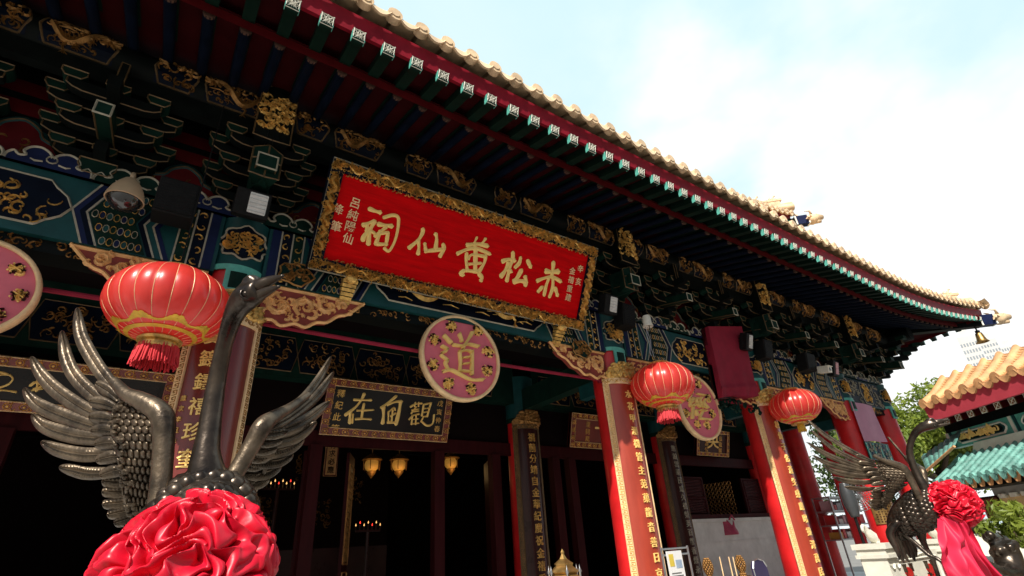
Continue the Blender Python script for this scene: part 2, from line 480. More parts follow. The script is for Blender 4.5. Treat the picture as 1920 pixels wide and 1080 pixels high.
for x in CX:
    mb = MB()
    mb.lathe((x, YC, 0), [(0.262, PZ), (0.25, 0.2), (0.243, 3.1)], 40)
    c = mb.build('column', M_RED, HALL, True)
    capital(x).build('capital', [M_TEAL, M_MINT, M_GREEN], c, True, 40)
    cap_badge(x).build('carved_badge', [M_NAVY, M_PALE, M_GOLD], c)
YI = 7.25
for x in CX[:5]:
    mb = MB(); mb.lathe((x, YI, 0), [(0.25, PZ), (0.24, 2.6)], 32)
    c = mb.build('inner_column', M_RED, HALL, True)
    mb = MB(); mb.lathe((x, YI, 0), [(0.245, 2.05), (0.262, 2.06), (0.262, 2.8)], 32, 0); mb.lathe((x, YI, 0), [(0.266, 2.0), (0.266, 2.08)], 32, 1)
    mb.build('capital', [M_TEAL, M_GREEN], c, True, 40)
for y in (YI, 10.0):
    mb = MB(); mb.lathe((EXC, y, 0), [(0.25, PZ), (0.243, 3.1)], 32); mb.build('side_column', M_RED, HALL, True)

# painted beams between the columns
def beam_paint(mb, L, H, y, x0, z0, seed, dim=False):
    """kinds: 0 teal, 1 blue, 2 pale, 3 gold, 4 green, 5 navy, 6 mint"""
    pl = PL((x0, y, z0)); g = random.Random(seed)
    hm = H / 2; ES = .80
    def chev(a, w, k, sg, h=.004):
        f = (lambda q: q * ES) if sg > 0 else (lambda q: L - q * ES)
        d = .16
        mb.poly(pl, [(f(a), 0.004), (f(a + d), hm), (f(a), H - .004), (f(a + w), H - .004), (f(a + w + d), hm), (f(a + w), 0.004)] if True else 0, 0, h, k)
    for sg in (1, -1):
        f = (lambda q: q * ES) if sg > 0 else (lambda q: L - q * ES)
        def strip(a, b, k, h=.005):
            mb.rect(pl, min(f(a), f(b)), max(f(a), f(b)), .003, H - .003, 0, h, k)
        strip(.00, .10, 1)
        strip(.10, .118, 2, .009); strip(.118, .235, 5); strip(.235, .253, 2, .009); strip(.253, .37, 4); strip(.37, .388, 2, .009)
        for c in (.176, .311):
            for i in range(5):
                scroll(mb, pl, f(c), H * (.1 + .2 * i), .042, g.uniform(0, 6), 5, g.choice((-1, 1)), .013, .014, 3, .005)
        # vertex-shaped bands and the peacock panel between them
        for a, w, k, h in ((.40, .05, 1, .004), (.45, .02, 2, .010), (.47, .06, 0, .005), (.53, .02, 2, .010), (.55, .05, 5, .006)):
            chev(a, w, k, sg, h)
        P = [(f(.62), .01), (f(.78), hm), (f(.62), H - .01), (f(1.02), H - .01), (f(1.18), hm), (f(1.02), .01)]
        mb.poly(pl, P, 0, .006, 4)
        for r in range(5):
            for q in range(7):
                cx, cy = .66 + .062 * q + (.16 * (1 - abs((r + .5) / 5 * 2 - 1))), H * (r + .5) / 5
                if q == 6: continue
                pts = [(f(cx + .026 * math.cos(t * .785)), cy + .036 * math.sin(t * .785)) for t in range(8)]
                mb.poly(pl, pts, .006, .012, (1, 4, 0)[(q + r) % 3])
                outline(mb, pl, pts, .008, .008, 2 if (q + r) % 2 else 3, .010)
        for a, w, k, h in ((1.03, .02, 2, .010), (1.05, .05, 5, .006), (1.10, .05, 1, .005), (1.15, .02, 2, .010)):
            chev(a, w, k, sg, h)
    a0, a1 = 1.14, L - 1.14
    if a1 - a0 > .3:
        C = cloudrect(a0 + .05, a1 - .05, H * .14, H * .86)
        mb.poly(pl, C, 0, .007, 5)
        outline(mb, pl, C, .022, .016, 2, .003)
        if a1 - a0 > 1.3:
            m = (a0 + a1) / 2
            dragon(mb, pl, m - (a1 - a0) * .24, hm, (a1 - a0) * .46, H * .62, seed, 3, .006, -1)
            dragon(mb, pl, m + (a1 - a0) * .24, hm, (a1 - a0) * .46, H * .62, seed + 1, 3, .006, 1)
        else:
            scroll_fill(mb, pl, a0 + .04, a1 - .04, H * .2, H * .8, 40, .03, .07, .016, .02, seed, 3, None, .006)
BM = [M_TEAL, M_BLUE, M_PALE, M_GOLD, M_GREEN, M_NAVY, M_MINT]
for i in range(5):
    xa, xb = CX[i], CX[i + 1]
    mb = MB(); mb.box(xa + .2, xb - .2, 4.80, 5.2, 2.47, 3.07)
    b = mb.build('beam', M_TEAL, HALL)
    mb = MB()
    if i < 4:
        beam_paint(mb, xb - xa - .46, .6, 4.798, xa + .23, 2.47, 11 + i)
    else:
        pl = PL((xa + .23, 4.798, 2.47)); L = xb - xa - .46
        mb.rect(pl, .0, L, .02, .58, 0, .004, 5)
        H6 = [(L / 2 - .26, .3), (L / 2 - .16, .06), (L / 2 + .16, .06), (L / 2 + .26, .3), (L / 2 + .16, .54), (L / 2 - .16, .54)]
        mb.poly(pl, H6, 0, .01, 5); outline(mb, pl, H6, .025, .014, 2, .006)
        scroll_fill(mb, pl, L / 2 - .14, L / 2 + .14, .12, .48, 40, .03, .06, .016, .02, 5, 3, None, .01)
        scroll_fill(mb, pl, .06, L - .06, .05, .55, 130, .03, .06, .012, .014, 6, 2, lambda a, bb: abs(a - L / 2) > .3, .004)
    mb.build('painted_front', BM, b)
    mb = MB()                                    # carved strip on the underside edge
    pl = PL((xa + .25, 4.80, 2.43), (1, 0, 0), (0, 1, 0.0))
    mb.box(xa + .2, xb - .2, 4.86, 5.1, 2.36, 2.47, 0)
    p2 = PL((xa + .25, 4.858, 2.36))
    scroll_fill(mb, p2, .1, xb - xa - .6, .01, .1, int(26 * (xb - xa)), .02, .045, .012, .012, i + 40, 1)
    mb.build('lower_rail', [M_DARK, M_DGOLD], b)

# scalloped board on the beams
def wave(n=6):
    return [(.0, .0), (.0, .10), (.03, .15), (.09, .18), (.15, .16), (.18, .11), (.16, .075), (.20, .06), (.235, .09), (.27, .05), (.275, .0)]
for i in range(5):
    xa, xb = CX[i] + .1, CX[i + 1] - .1
    mb = MB(); mb.box(xa, xb, 4.76, 5.15, 3.07, 3.12, 0)
    pl = PL((xa, 4.757, 3.07)); n = int((xb - xa) / .56); st = (xb - xa) / n
    for q in range(n):
        for s, k in ((1, 1), (-1, 1)):
            P = [(st * (q + .5) + s * a * st / .56, b) for a, b in wave()]
            mb.slab(pl, P, -.05, 0.0 if s > 0 else -.003, 1 if q % 2 else 2)
            mb.ridge(pl, crom(P[1:], 3), .022, .014, 3)
        c = [(st * (q + .5) + .035 * math.cos(t * .628), .085 + .035 * math.sin(t * .628)) for t in range(10)]
        outline(mb, pl, c, .012, .012, 3)
        for s in (-1, 1):
            mb.ridge(pl, [(st * (q + .5) + s * .05, .05, .015), (st * (q + .5) + s * .10, .04, .02), (st * (q + .5) + s * .13, .05, .006)], 1, .012, 3)
    mb.build('scalloped_board', [M_NAVY, M_BLUE, M_GREEN, M_PALE], HALL)

# carved corner brackets under the beams
def corner_bracket(x, sg):
    pl = PL((x, 4.82, .105)); pl.u = V((sg, 0, 0)); pl.n = V((0, -1, 0))
    top = 2.36; r = .235
    low = [(r, 1.98), (r + .12, 2.00), (r + .2, 1.955), (r + .32, 2.00), (r + .42, 1.98), (r + .52, 2.05), (r + .62, 2.07), (r + .72, 2.16), (r + .82, 2.2), (r + .98, top)]
    P = [(r, top)] + low
    if sg < 0: P = P[::-1]
    mb = MB(); n = len(P)
    mb.add([pl.pt(a, b, 0) for a, b in P] + [pl.pt(a, b, -.08) for a, b in P], [tuple(range(n)), tuple(range(n, 2 * n))[::-1]] + [(i, n + i, n + (i + 1) % n, (i + 1) % n) for i in range(n)], 0)
    mb.ridge(pl, crom(low, 3), .035, .022, 1)
    mb.ridge(pl, [(r, top - .015), (r + .98, top - .015)], .04, .022, 1)
    for a, b, rr, d in ((r + .16, 2.17, .12, 1), (r + .40, 2.19, .11, -1), (r + .60, 2.24, .08, 1), (r + .76, 2.28, .05, -1)):
        scroll(mb, pl, a, b, rr, 2.0 * d, 7.5, d, .05, .03, 1)
        scroll(mb, pl, a + .07, b - .05, rr * .6, 4.0, 5.0, -d, .038, .026, 1)
        scroll(mb, pl, a - .06, b + .06, rr * .55, 1.0, 5.0, d, .036, .026, 1)
    def ins(a, b):
        t = (a - r) / .98
        return b > 1.99 + .36 * t * t + .02
    scroll_fill(mb, pl, r + .03, r + .85, 2.02, 2.32, 40, .025, .05, .026, .018, int(x * 7 + sg), 1, ins)
    mb.build('corner_bracket', [M_QGROUND, M_QUETI], HALL)
for x in CX[1:5]:
    for sg in (-1, 1):
        corner_bracket(x, sg)

# bracket sets carrying the eave purlin
def gong(mb, pl, cx, z, hl, hh, y, trim=True):
    """boat-shaped arm with blocks on its ends, front face at depth y of the plane"""
    P = [(cx - hl, z + hh), (cx - hl, z + hh * .5), (cx - hl * .86, z + hh * .18), (cx - hl * .66, z), (cx + hl * .66, z), (cx + hl * .86, z + hh * .18), (cx + hl, z + hh * .5), (cx + hl, z + hh)]
    mb.slab(pl, P, y - .09, y, 0)
    mb.ridge(pl, P, .014, .008, 2, y)
    for s in (-.9, 0, .9):
        c = cx + s * hl; zz = z + hh; w = .085
        Q = [(c - w, zz + .085), (c - w, zz + .045), (c - w * .62, zz), (c + w * .62, zz), (c + w, zz + .045), (c + w, zz + .085)]
        mb.slab(pl, Q, y - .12, y + .02, 1)
        outline(mb, pl, Q, .014, .008, 2, y + .02)
def bracket_mesh(col, lever=True):
    mb = MB(); pl = PL((0, 5.0, 0))
    for j, (dy, z) in enumerate(((.20, 3.27), (.40, 3.47), (.60, 3.67))):
        gong(mb, pl, 0, z, .33, .10, dy)
        if j < 2:
            gong(mb, pl, 0, z + .19, .46, .10, dy)
    for z in (3.27, 3.46, 3.66):                 # arms along Y
        d = .28 + (z - 3.27) * 1.05
        mb.box(-.045, .045, 5 - d - .12, 5.1, z, z + .11, 0)
    mb.slab(pl, [(-.13, 3.27), (-.13, 3.2), (-.09, 3.13), (.09, 3.13), (.13, 3.2), (.13, 3.27)], -.1, .25, 1)
    outline(mb, pl, [(-.13, 3.27), (-.13, 3.2), (-.09, 3.13), (.09, 3.13), (.13, 3.2), (.13, 3.27)], .014, .008, 2, .25)
    if not lever:
        return mb
    w = .085 if col else .055                    # sloping lever arm with an outlined tip
    y0, y1, z0, z1 = 4.9, 4.20, 3.56, 3.40
    hz = .075 if col else .06
    mb.add([(s * w, y, z + t * hz) for y, z in ((y0, z0), (y1, z1)) for s in (-1, 1) for t in (-1, 1)],
           [(0, 1, 3, 2), (4, 6, 7, 5), (0, 4, 5, 1), (2, 3, 7, 6), (0, 2, 6, 4), (1, 5, 7, 3)], 1)
    tp = PL((0, y1, z1)); outline(mb, tp, [(-w, -hz), (w, -hz), (w, hz), (-w, hz)], .022, .01, 3)
    for s in (-1, 1):
        mb.tube([(s * w, y0, z0 - hz), (s * w, y1, z1 - hz)], .007, 4, 2)
    if not col:                                  # thin strut below the purlin
        mb.box(-.03, .03, 4.33, 4.40, 3.76, 4.06, 0)
        outline(mb, PL((0, 4.33, 0)), [(-.03, 3.76), (.03, 3.76), (.03, 4.06), (-.03, 4.06)], .012, .008, 2)
    return mb
BX = [-2.05, -.85, .38, 1.61, 2.84, 4.07, 5.3, 6.5, 7.7, 8.9, 10.03, 11.17, 12.3, 13.3, 14.3]
BMAT = [M_DARK, M_GREEN, M_GTRIM, M_PALE]
pc = bracket_mesh(True).build('bracket_set', BMAT, HALL); pn = bracket_mesh(False).build('bracket_set', BMAT, HALL)
ps = bracket_mesh(False, False).build('bracket_set', BMAT, HALL)   # without lever arms, behind the name board
HO = OFF[HALL.name]
used = set()
for q, x in enumerate(BX):
    src = pc if min(abs(x - c) for c in CX) < .05 else (ps if .5 < x < 5.2 else pn)
    o = src if src.name not in used else src.copy()
    if src.name in used: COL.objects.link(o)
    used.add(src.name)
    o.location = (x, 0, 0)
for y in (5.9, 7.1, 8.3, 9.5):                   # along the far side
    o = pn.copy(); COL.objects.link(o); o.rotation_euler = (0, 0, RAD(90))
    # local vertices are world minus HO: rotate about z, then shift so that (0, 5) lands on (EXC, y)
    lv = V((0 - HO.x, 5.0 - HO.y, 0))
    rv = V((-lv.y, lv.x, 0))
    o.location = V((EXC - HO.x, y - HO.y, 0)) - rv
# corner: diagonal stack of arms
mb = MB()
for j, z in enumerate((3.27, 3.46, 3.66, 3.86)):
    d = .5 + .28 * j
    for ax, ay in ((1, -1), (1, 0), (0, -1)):
        l = d * (1.0 if ax * ay else .75)
        u = V((ax, ay, 0)).normalized(); n = V((-u.y, u.x, 0))
        mb.obox(V((EXC, YC, z + .055)) + u * l * .5, u * l * .5, n * .05, V((0, 0, .055)), 0)
        e = V((EXC, YC, z + .055)) + u * l
        mb.obox(e + V((0, 0, .09)), u * .09, n * .09, V((0, 0, .04)), 1)
        p = PL(e, n, (0, 0, 1))
        outline(mb, p, [(-.05, -.055), (.05, -.055), (.05, .055), (-.05, .055)], .014, .01, 2)
mb.build('corner_bracket_set', BMAT, HALL)

# panels between the bracket sets
for a, b in zip(BX[:-1], BX[1:]):
    mb = MB(); pl = PL((0, 4.965, 0)); m, h = (a + b) / 2, (b - a) / 2 - .06
    mb.box(a, b, 4.97, 5.0, 3.1, 4.3, 0)
    P = [(m - h, 3.13), (m + h, 3.13), (m + h * .86, 3.26), (m + h * .62, 3.32), (m + h * .52, 3.42), (m + h * .3, 3.47), (m + h * .22, 3.55), (m, 3.62),
         (m - h * .22, 3.55), (m - h * .3, 3.47), (m - h * .52, 3.42), (m - h * .62, 3.32), (m - h * .86, 3.26)]
    mb.poly(pl, P, 0, .012, 2)
    outline(mb, pl, crom(P[1:] + P[:1], 3), .07, .02, 1, .004); outline(mb, pl, crom(P[1:] + P[:1], 3), .018, .012, 3, .018)
    scroll_fill(mb, pl, m - h * .4, m + h * .4, 3.2, 3.42, 14, .03, .07, .018, .014, int(a * 9), 4, None, .012)
    for z in (3.68, 3.9):
        mb.rect(PL((0, 4.968, 0)), a + .2, b - .2, z, z + .14, 0, .006, 2)
    mb.build('spandrel_panel', [M_DARK, M_TEAL, M_DRED, M_GTRIM, M_DGOLD], HALL)

# eave purlin and its carved panels
mb = MB(); mb.tube([(-3.4, 4.52, 4.20), (15.4, 4.52, 4.20)], .175, 24); mb.tube([(EXC + .48, 3.9, 4.20), (EXC + .48, 13, 4.20)], .175, 16)
mb.box(-3.4, 14.8, 4.44, 4.54, 3.86, 4.03); mb.box(EXC + .4, EXC + .5, 4.5, 13, 3.86, 4.03)
PUR = mb.build('eave_purlin', M_DARK, HALL, True, 50)
hc = HC(4.52, 4.20, .177)
def purlin_panel(a, b, kind, seed):
    mb = MB(); L = b - a
    lo, hi = -.17, .14
    P = [(a + .05, lo), (b - .05, lo), (b, (lo + hi) / 2), (b - .05, hi), (a + .05, hi), (a, (lo + hi) / 2)]
    m = len(P)
    mb.grid(lambda u, v: hc.pt(a + L * (.03 + .94 * u), lo + (hi - lo) * v, .003), 2, 6, 0)
    for q in range(m):
        p0, p1 = P[q], P[(q + 1) % m]
        mb.ridge(hc, [(p0[0] + (p1[0] - p0[0]) * t / 3, p0[1] + (p1[1] - p0[1]) * t / 3) for t in range(4)], .022, .012, 2)
    if kind == 1:
        dragon(mb, hc, (a + b) / 2, -.01, L * .84, .30, seed, 1, .004, 1 if seed % 2 else -1)
        scroll_fill(mb, hc, a + .05, b - .05, lo + .03, hi - .03, int(L * 60), .015, .04, .012, .014, seed, 1, None, .004)
    else:
        scroll_fill(mb, hc, a + .04, b - .04, lo + .03, hi - .03, int(L * 75), .02, .06, .014, .02, seed, 1, None, .004)
    mb.build('carved_panel', [M_NAVY, M_DGOLD, M_GTRIM], PUR)
for q in range(len(BX) - 1):
    a, b = BX[q] + .19, BX[q + 1] - .03
    n = CX and 0
    s = (b - a)
    purlin_panel(a, a + s * .34, 0, q * 3 + 1); purlin_panel(a + s * .40, b - .06, 1, q * 3 + 2)

# carved boards over the columns
def head_board(x):
    mb = MB(); y = 4.24; w = .165; z0, z1 = 3.68, 4.34
    P = [(-w, z0 + .02), (0, z0 - .03), (w, z0 + .02), (w, z1 - .03), (w * .5, z1 + .02), (-w * .5, z1 + .02), (-w, z1 - .03)]
    for sg in (-1, 1):
        pl = PL((x, y - .05, 0), (1, .30 * sg, 0)); 
        q = [(0, z0 - .03), (sg * .172, z0 + .02), (sg * .172, z1 - .03), (sg * .09, z1 + .02), (0, z1 + .02)]
        mb.slab(pl, q, -.10, 0, 0)
        mb.ridge(pl, q, .016, .010, 2)
        scroll_fill(mb, pl, min(0, sg * .15), max(0, sg * .15), z0 + .12, z1 - .1, 42, .025, .05, .016, .022, int(x * 5 + sg), 1)
    mb.box(x - .10, x + .10, y + .02, 4.55, z0 + .05, z1 - .1, 0)
    # nose of the cross beam under the board
    for sg in (-1, 1):
        pl = PL((x, y + .02, 0), (1, .30 * sg, 0))
        q = [(0, 3.26), (sg * .135, 3.3), (sg * .135, 3.60), (0, 3.64)]
        mb.slab(pl, q, -.35, 0, 3); outline(mb, pl, q, .018, .010, 2)
        mb.ridge(pl, [(0, 3.50), (sg * .135, 3.47)], .018, .01, 2)
    mb.build('carved_head_board', [M_DARK, M_GOLD, M_GTRIM, M_GREEN], HALL)
for x in CX[1:5]:
    head_board(x)

# ---------------------------------------------------------------- rafters
PITCH = 0.271
X0 = 0.225
def round_rafter(y0=3.425, y1=5.3):
    mb = MB(); z = lambda y: 4.056 + SL * (y - 3.425)
    mb.tube([(0, y0, z(y0)), (0, y1, z(y1))], .046, 10, 0)
    d = V((0, -1, -SL)).normalized()
    mb.lathe((0, y0, z(y0)), [(.047, -.03), (.047, .003), (.036, .004), (.030, .002), (.0, .002)], 10, 1, d)
    return mb
def flying_rafter(y0=3.0, y1=4.1):
    mb = MB(); z = lambda y: 4.056 + SL * (y - 3.0); w = .05
    mb.add([(s * w, y, z(y) + t * w) for y in (y0, y1) for s in (-1, 1) for t in (-1, 1)],
           [(0, 1, 3, 2), (4, 6, 7, 5), (0, 4, 5, 1), (2, 3, 7, 6), (0, 2, 6, 4), (1, 5, 7, 3)])
    return mb
def rafter_end(y0=3.0):
    mb = MB(); z0 = 4.056; w = .053
    pl = PL((0, y0 - .004, z0), (1, 0, 0), (0, -SL, 1))
    mb.slab(pl, [(-w, -w), (w, -w), (w, w), (-w, w)], -.03, 0, 1)
    for p in ([(-w + .006, -w + .006), (w - .006, -w + .006), (w - .006, w - .006), (-w + .006, w - .006)],):
        outline(mb, pl, p, .014, .007, 0)
    mb.ridge(pl, [(-w, -w), (w, w)], .012, .007, 0); mb.ridge(pl, [(-w, w), (w, -w)], .012, .006, 0)
    mb.ridge(pl, [(-w, 0), (0, w * .35), (w, 0)], .008, .006, 0); mb.ridge(pl, [(-w, 0), (0, -w * .35), (w, 0)], .008, .006, 0)
    mb.ridge(pl, [(0, -w), (w * .35, 0), (0, w)], .008, .006, 0); mb.ridge(pl, [(0, -w), (-w * .35, 0), (0, w)], .008, .006, 0)
    for s, t in ((-1, 0), (1, 0)):               # pale painted sleeve behind the face
        mb.box(s * .0535 - .002, s * .0535 + .002, y0 + .0, y0 + .05, z0 - .05, z0 + .055, 2)
    return mb
M_REND = mat('rafter end paint', (.10, .055, .04), .6, var=.4, scale=20, spec=.1)
rr0 = round_rafter().build('rafter', [M_NAVY, M_REND], HALL, True, 40)
fr0 = flying_rafter().build('flying_rafter', M_RGREEN, HALL)
rafter_end().build('rafter_end', [M_WHITE, M_GREEN, M_MINT], fr0)
def put(src, mapf, x, dz, first=[set()]):
    """place a copy (with sub-parts) of a rafter modelled at x = 0"""
    if src.name in first[0]:
        o = copy_tree(src, HALL)
    else:
        o = src; first[0].add(src.name)
    oy = outy(x)
    if mapf is front:
        o.location = V((x, oy, dz))
    else:
        lv = -HO; rv = V((-lv.y, lv.x, lv.z))
        o.rotation_euler = (0, 0, RAD(90))
        o.location = V((EXC + YC - oy, EXC + YC - x, dz)) - HO - rv
    return o
nF = int((16.2 - EX0) / PITCH)
k0 = -10
for k in range(k0, 60):
    x = X0 + PITCH * k
    if x > 16.5: break
    put(fr0, front, x, lift(x))
    if x < EXC + .1:
        put(rr0, front, x, lift(x) * .8)
    elif hipy(x) > 3.6:
        o = round_rafter(3.425, hipy(x)).build('rafter', [M_NAVY, M_REND], HALL, True, 40); o.location = (x, outy(x), lift(x) * .8)
for k in range(30, 60):                          # far side of the corner
    x = X0 + PITCH * k
    if x > 16.5: break
    put(fr0, side, x, lift(x))
    if x < EXC + .1:
        put(rr0, side, x, lift(x) * .8)

# soffit boards, fascia
mb = MB()
def sheet(mapf, ya, yb, za, xs, flip, lf=1.0):
    for a, b in zip(xs[:-1], xs[1:]):
        q = []
        for x in (a, b):
            yt = min(yb, max(ya + .02, hipy(x)) if x > EXC else yb)
            for y in (ya, yt):
                q.append(mapf(x, y + outy(x) * (1 if y == ya else 0), za + SL * (y - ya) + lift(x) * lf))
        mb.add(q, [(0, 1, 3, 2) if flip else (0, 2, 3, 1)], 0)
xs = [-3.4 + i * .4 for i in range(50)]; xs = [x for x in xs if x < 16.5] + [16.5]
for mapf, fl in ((front, False), (side, True)):
    sheet(mapf, 3.38, 5.5, 4.056 + .06, xs, fl, .8)
    sheet(mapf, 3.02, 4.3, 4.056 + .056, xs, fl)
    for a, b in zip(xs[:-1], xs[1:]):            # closing strip over the round rafters
        mb.add([mapf(x, 3.40 + outy(x), z + lift(x) * .9) for x in (a, b) for z in (4.02, 4.15)], [(0, 2, 3, 1)], 1)
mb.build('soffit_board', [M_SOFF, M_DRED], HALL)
for mapf in (front, side):
    mb = MB()
    for a, b in zip(xs[:-1], xs[1:]):
        q = []
        for x in (a, b):
            for y, z in ((3.02, 4.10), (2.99, 4.30), (3.05, 4.30), (3.065, 4.115)):
                q.append(mapf(x, y + outy(x), z + lift(x)))
        mb.add(q, [(0, 4, 5, 1), (1, 5, 6, 2), (0, 3, 7, 4)], 0)
    mb.build('fascia_board', M_FASC, HALL)

# tiled roof
def roofz(y):
    d = y - 2.90
    return 4.40 + .40 * d + .035 * d * d
def tiles(mb, mapf, x_lo, x_hi, y0, ytop, zf, lf, oy, flip, nseg=7, detail=True):
    x = x_lo
    while x < x_hi:
        yt = ytop if x < EXC else max(y0 + .25, min(ytop, hipy(x) - 0.05))
        o = oy(x); ys = [y0 + (yt - y0) * i / nseg for i in range(nseg + 1)]
        f = lambda xx, y, z: mapf(xx, y + o * max(0, 1 - (y - y0) / 2.5), z + lf(x) * max(0.25, 1 - (y - y0) / 4))
        r = .058; vs = []                         # round cover tiles
        for y in ys:
            for j in range(7):
                t = math.pi * j / 6
                vs.append(f(x + r * math.cos(t), y, zf(y) + r * 1.05 * math.sin(t)))
        fs = [(i * 7 + j, i * 7 + j + 1, (i + 1) * 7 + j + 1, (i + 1) * 7 + j) for i in range(nseg) for j in range(6)]
        mb.add(vs, fs, 0)
        z = zf(y0)
        n = 12                                    # round end disc
        mb.add([f(x + .071 * math.cos(2 * math.pi * j / n), y0 - .045, z + .012 + .071 * math.sin(2 * math.pi * j / n)) for j in range(n)] +
               [f(x + .071 * math.cos(2 * math.pi * j / n), y0 + .03, z + .012 + .071 * math.sin(2 * math.pi * j / n)) for j in range(n)],
               [tuple(range(n)), ] + [(j, (j + 1) % n, n + (j + 1) % n, n + j) for j in range(n)], 0)
        mb.add([f(x + .040 * math.cos(2 * math.pi * j / 8), y0 - .053, z + .012 + .040 * math.sin(2 * math.pi * j / 8)) for j in range(8)], [tuple(range(8))], 0)
        xc = x + PITCH / 2; w = PITCH / 2 - .055   # trough with its drip tile
        vs = []
        for y in ys:
            for j in range(5):
                s = -1 + j / 2
                vs.append(f(xc + s * (w + .035), y, zf(y) - .012 + .028 * s * s))
        mb.add(vs, [(i * 5 + j, i * 5 + j + 1, (i + 1) * 5 + j + 1, (i + 1) * 5 + j) for i in range(nseg) for j in range(4)], 0)
        D = []
        for s in (-1, -.8, -.5, -.2, 0, .2, .5, .8, 1):
            D.append((s * (w + .02), -.012 + .028 * s * s, -.025 - .062 * (1 - abs(s) ** 2.2)))
        m = len(D); vs = []
        for a, t, b in D: vs.append(f(xc + a, y0 - .03, z + t + .01))
        for a, t, b in D: vs.append(f(xc + a, y0 - .055, z + t + b))
        for a, t, b in D: vs.append(f(xc + a, y0 - .032, z + t + b))
        for a, t, b in D: vs.append(f(xc + a, y0 - .005, z + t - .02))
        fs = []
        for j in range(m - 1):
            fs += [(j, j + 1, m + j + 1, m + j), (m + j, m + j + 1, 2 * m + j + 1, 2 * m + j), (2 * m + j, 2 * m + j + 1, 3 * m + j + 1, 3 * m + j)]
        mb.add(vs, fs, 0)
        if detail:                                # nail caps on the cover tiles
            mb.lathe(f(x, y0 + .10, zf(y0 + .1) + .065), [(.02, 0), (.018, .03), (.0, .04)], 6, 0)
        x += PITCH
mb = MB()
tiles(mb, front, X0 - PITCH * 10, 16.5, 2.93, 7.0, roofz, lift, outy, False)
tiles(mb, side, X0 + PITCH * 30, 16.5, 2.93, 7.0, roofz, lift, outy, True)
ROOF = mb.build('roof', M_TILE, HALL, True, 45)

def hip_beam(ex, ey, zc, parent, rr, sc=1.0):
    """corner beam with a blue painted nose and a tiled dragon head; the ridge above it with its row of figures"""
    d = V((1, -1, 0)).normalized(); n = V((1, 1, 0)).normalized()
    mb = MB(); a, b = V((ex - 2.4, ey + 2.4, zc + .06)), V((ex - .02, ey + .02, zc + .02))
    mb.obox((a + b) / 2 - V((0, 0, .08)), (b - a) / 2, n * .09, V((0, 0, .11)), 0)
    c = b + d * .16
    mb.obox(c - V((0, 0, .05)), d * .16, n * .10, V((0, 0, .13)), 1)
    pl = PL(c + n * -.101 - V((0, 0, .05)), d, (0, 0, 1)); pl.n = -n
    for s in (-.16, .16): mb.obox(c + d * s - V((0, 0, .05)), d * .018, n * .104, V((0, 0, .134)), 2)
    mb.build('corner_beam', [M_DARK, M_BLUE, M_WHITE], parent)
    h = b + d * .42 - V((0, 0, .04))
    mb = MB(); mb.tube([h - d * .12, h + d * .02, h + d * .16 + V((0, 0, .03)), h + d * .30 + V((0, 0, .02))], [.13, .155, .11, .06], 12)
    mb.tube([h + d * .05 - V((0, 0, .07)), h + d * .22 - V((0, 0, .10))], [.08, .045], 8)
    for s in (-1, 1):
        mb.tube([h + n * .09 * s + V((0, 0, .1)), h + n * .13 * s - d * .04 + V((0, 0, .2)), h + n * .10 * s - d * .15 + V((0, 0, .23))], [.035, .025, .008], 6)
        mb.blob(h + n * .085 * s + d * .11 + V((0, 0, .08)), .035, .035, .035, 8, 5)
        for q in range(3):
            mb.tube([h + n * .1 * s - d * .06 * q, h + n * .2 * s - d * (.06 * q + .1) + V((0, 0, .05 - .06 * q))], [.035, .006], 6)
    mb.build('dragon_head', M_TILE, parent, True)
    mb = MB(); pts = []
    for i in range(15):
        t = i / 14
        q = V((ex + .05, ey - .05, 0)) - d * (t * 3.1)
        q.z = zc + .42 - .10 * t + .95 * t * t * rr + .05
        pts.append(q)
    mb.tube([p + V((0, 0, .0)) for p in pts], [.11] * 15, 10); mb.tube([p + V((0, 0, .11)) for p in pts], [.055] * 15, 8)
    rg = mb.build('hip_ridge', M_TILE, parent, True, 50)
    mb = MB(); p = pts[3] + V((0, 0, .26)); mb.obox(p, d * .42, n * .06, V((0, 0, .03))); mb.obox(p - V((0, 0, .07)), d * .36, n * .045, V((0, 0, .06))); mb.build('ridge_bar', M_TILE, rg)
    for q, i in enumerate((2, 4, 6, 8)):
        b0 = pts[i] + V((0, 0, .15 if q > 1 else .28)); mb = MB(); s = .55 + .08 * (q == 1)
        mb.tube([b0, b0 + V((0, 0, .12 * s)) - d * .02, b0 + V((0, 0, .22 * s)) + d * .02, b0 + V((0, 0, .28 * s)) + d * .05], [.06 * s, .07 * s, .045 * s, .03 * s], 8)
        mb.blob(b0 + V((0, 0, .29 * s)) + d * .06, .05 * s, .05 * s, .045 * s, 8, 6)
        mb.tube([b0 - d * .05, b0 - d * .10 + V((0, 0, .16 * s)), b0 - d * .05 + V((0, 0, .25 * s))], [.03, .025, .008], 6)
        mb.tube([b0 + d * .06 + V((0, 0, .14 * s)), b0 + d * .09], [.025, .02], 6)
        mb.build('ridge_figure', M_TILE, rg, True)
hip_beam(16.42, 2.88, 4.06 + lift(16.4), HALL, 1.0)

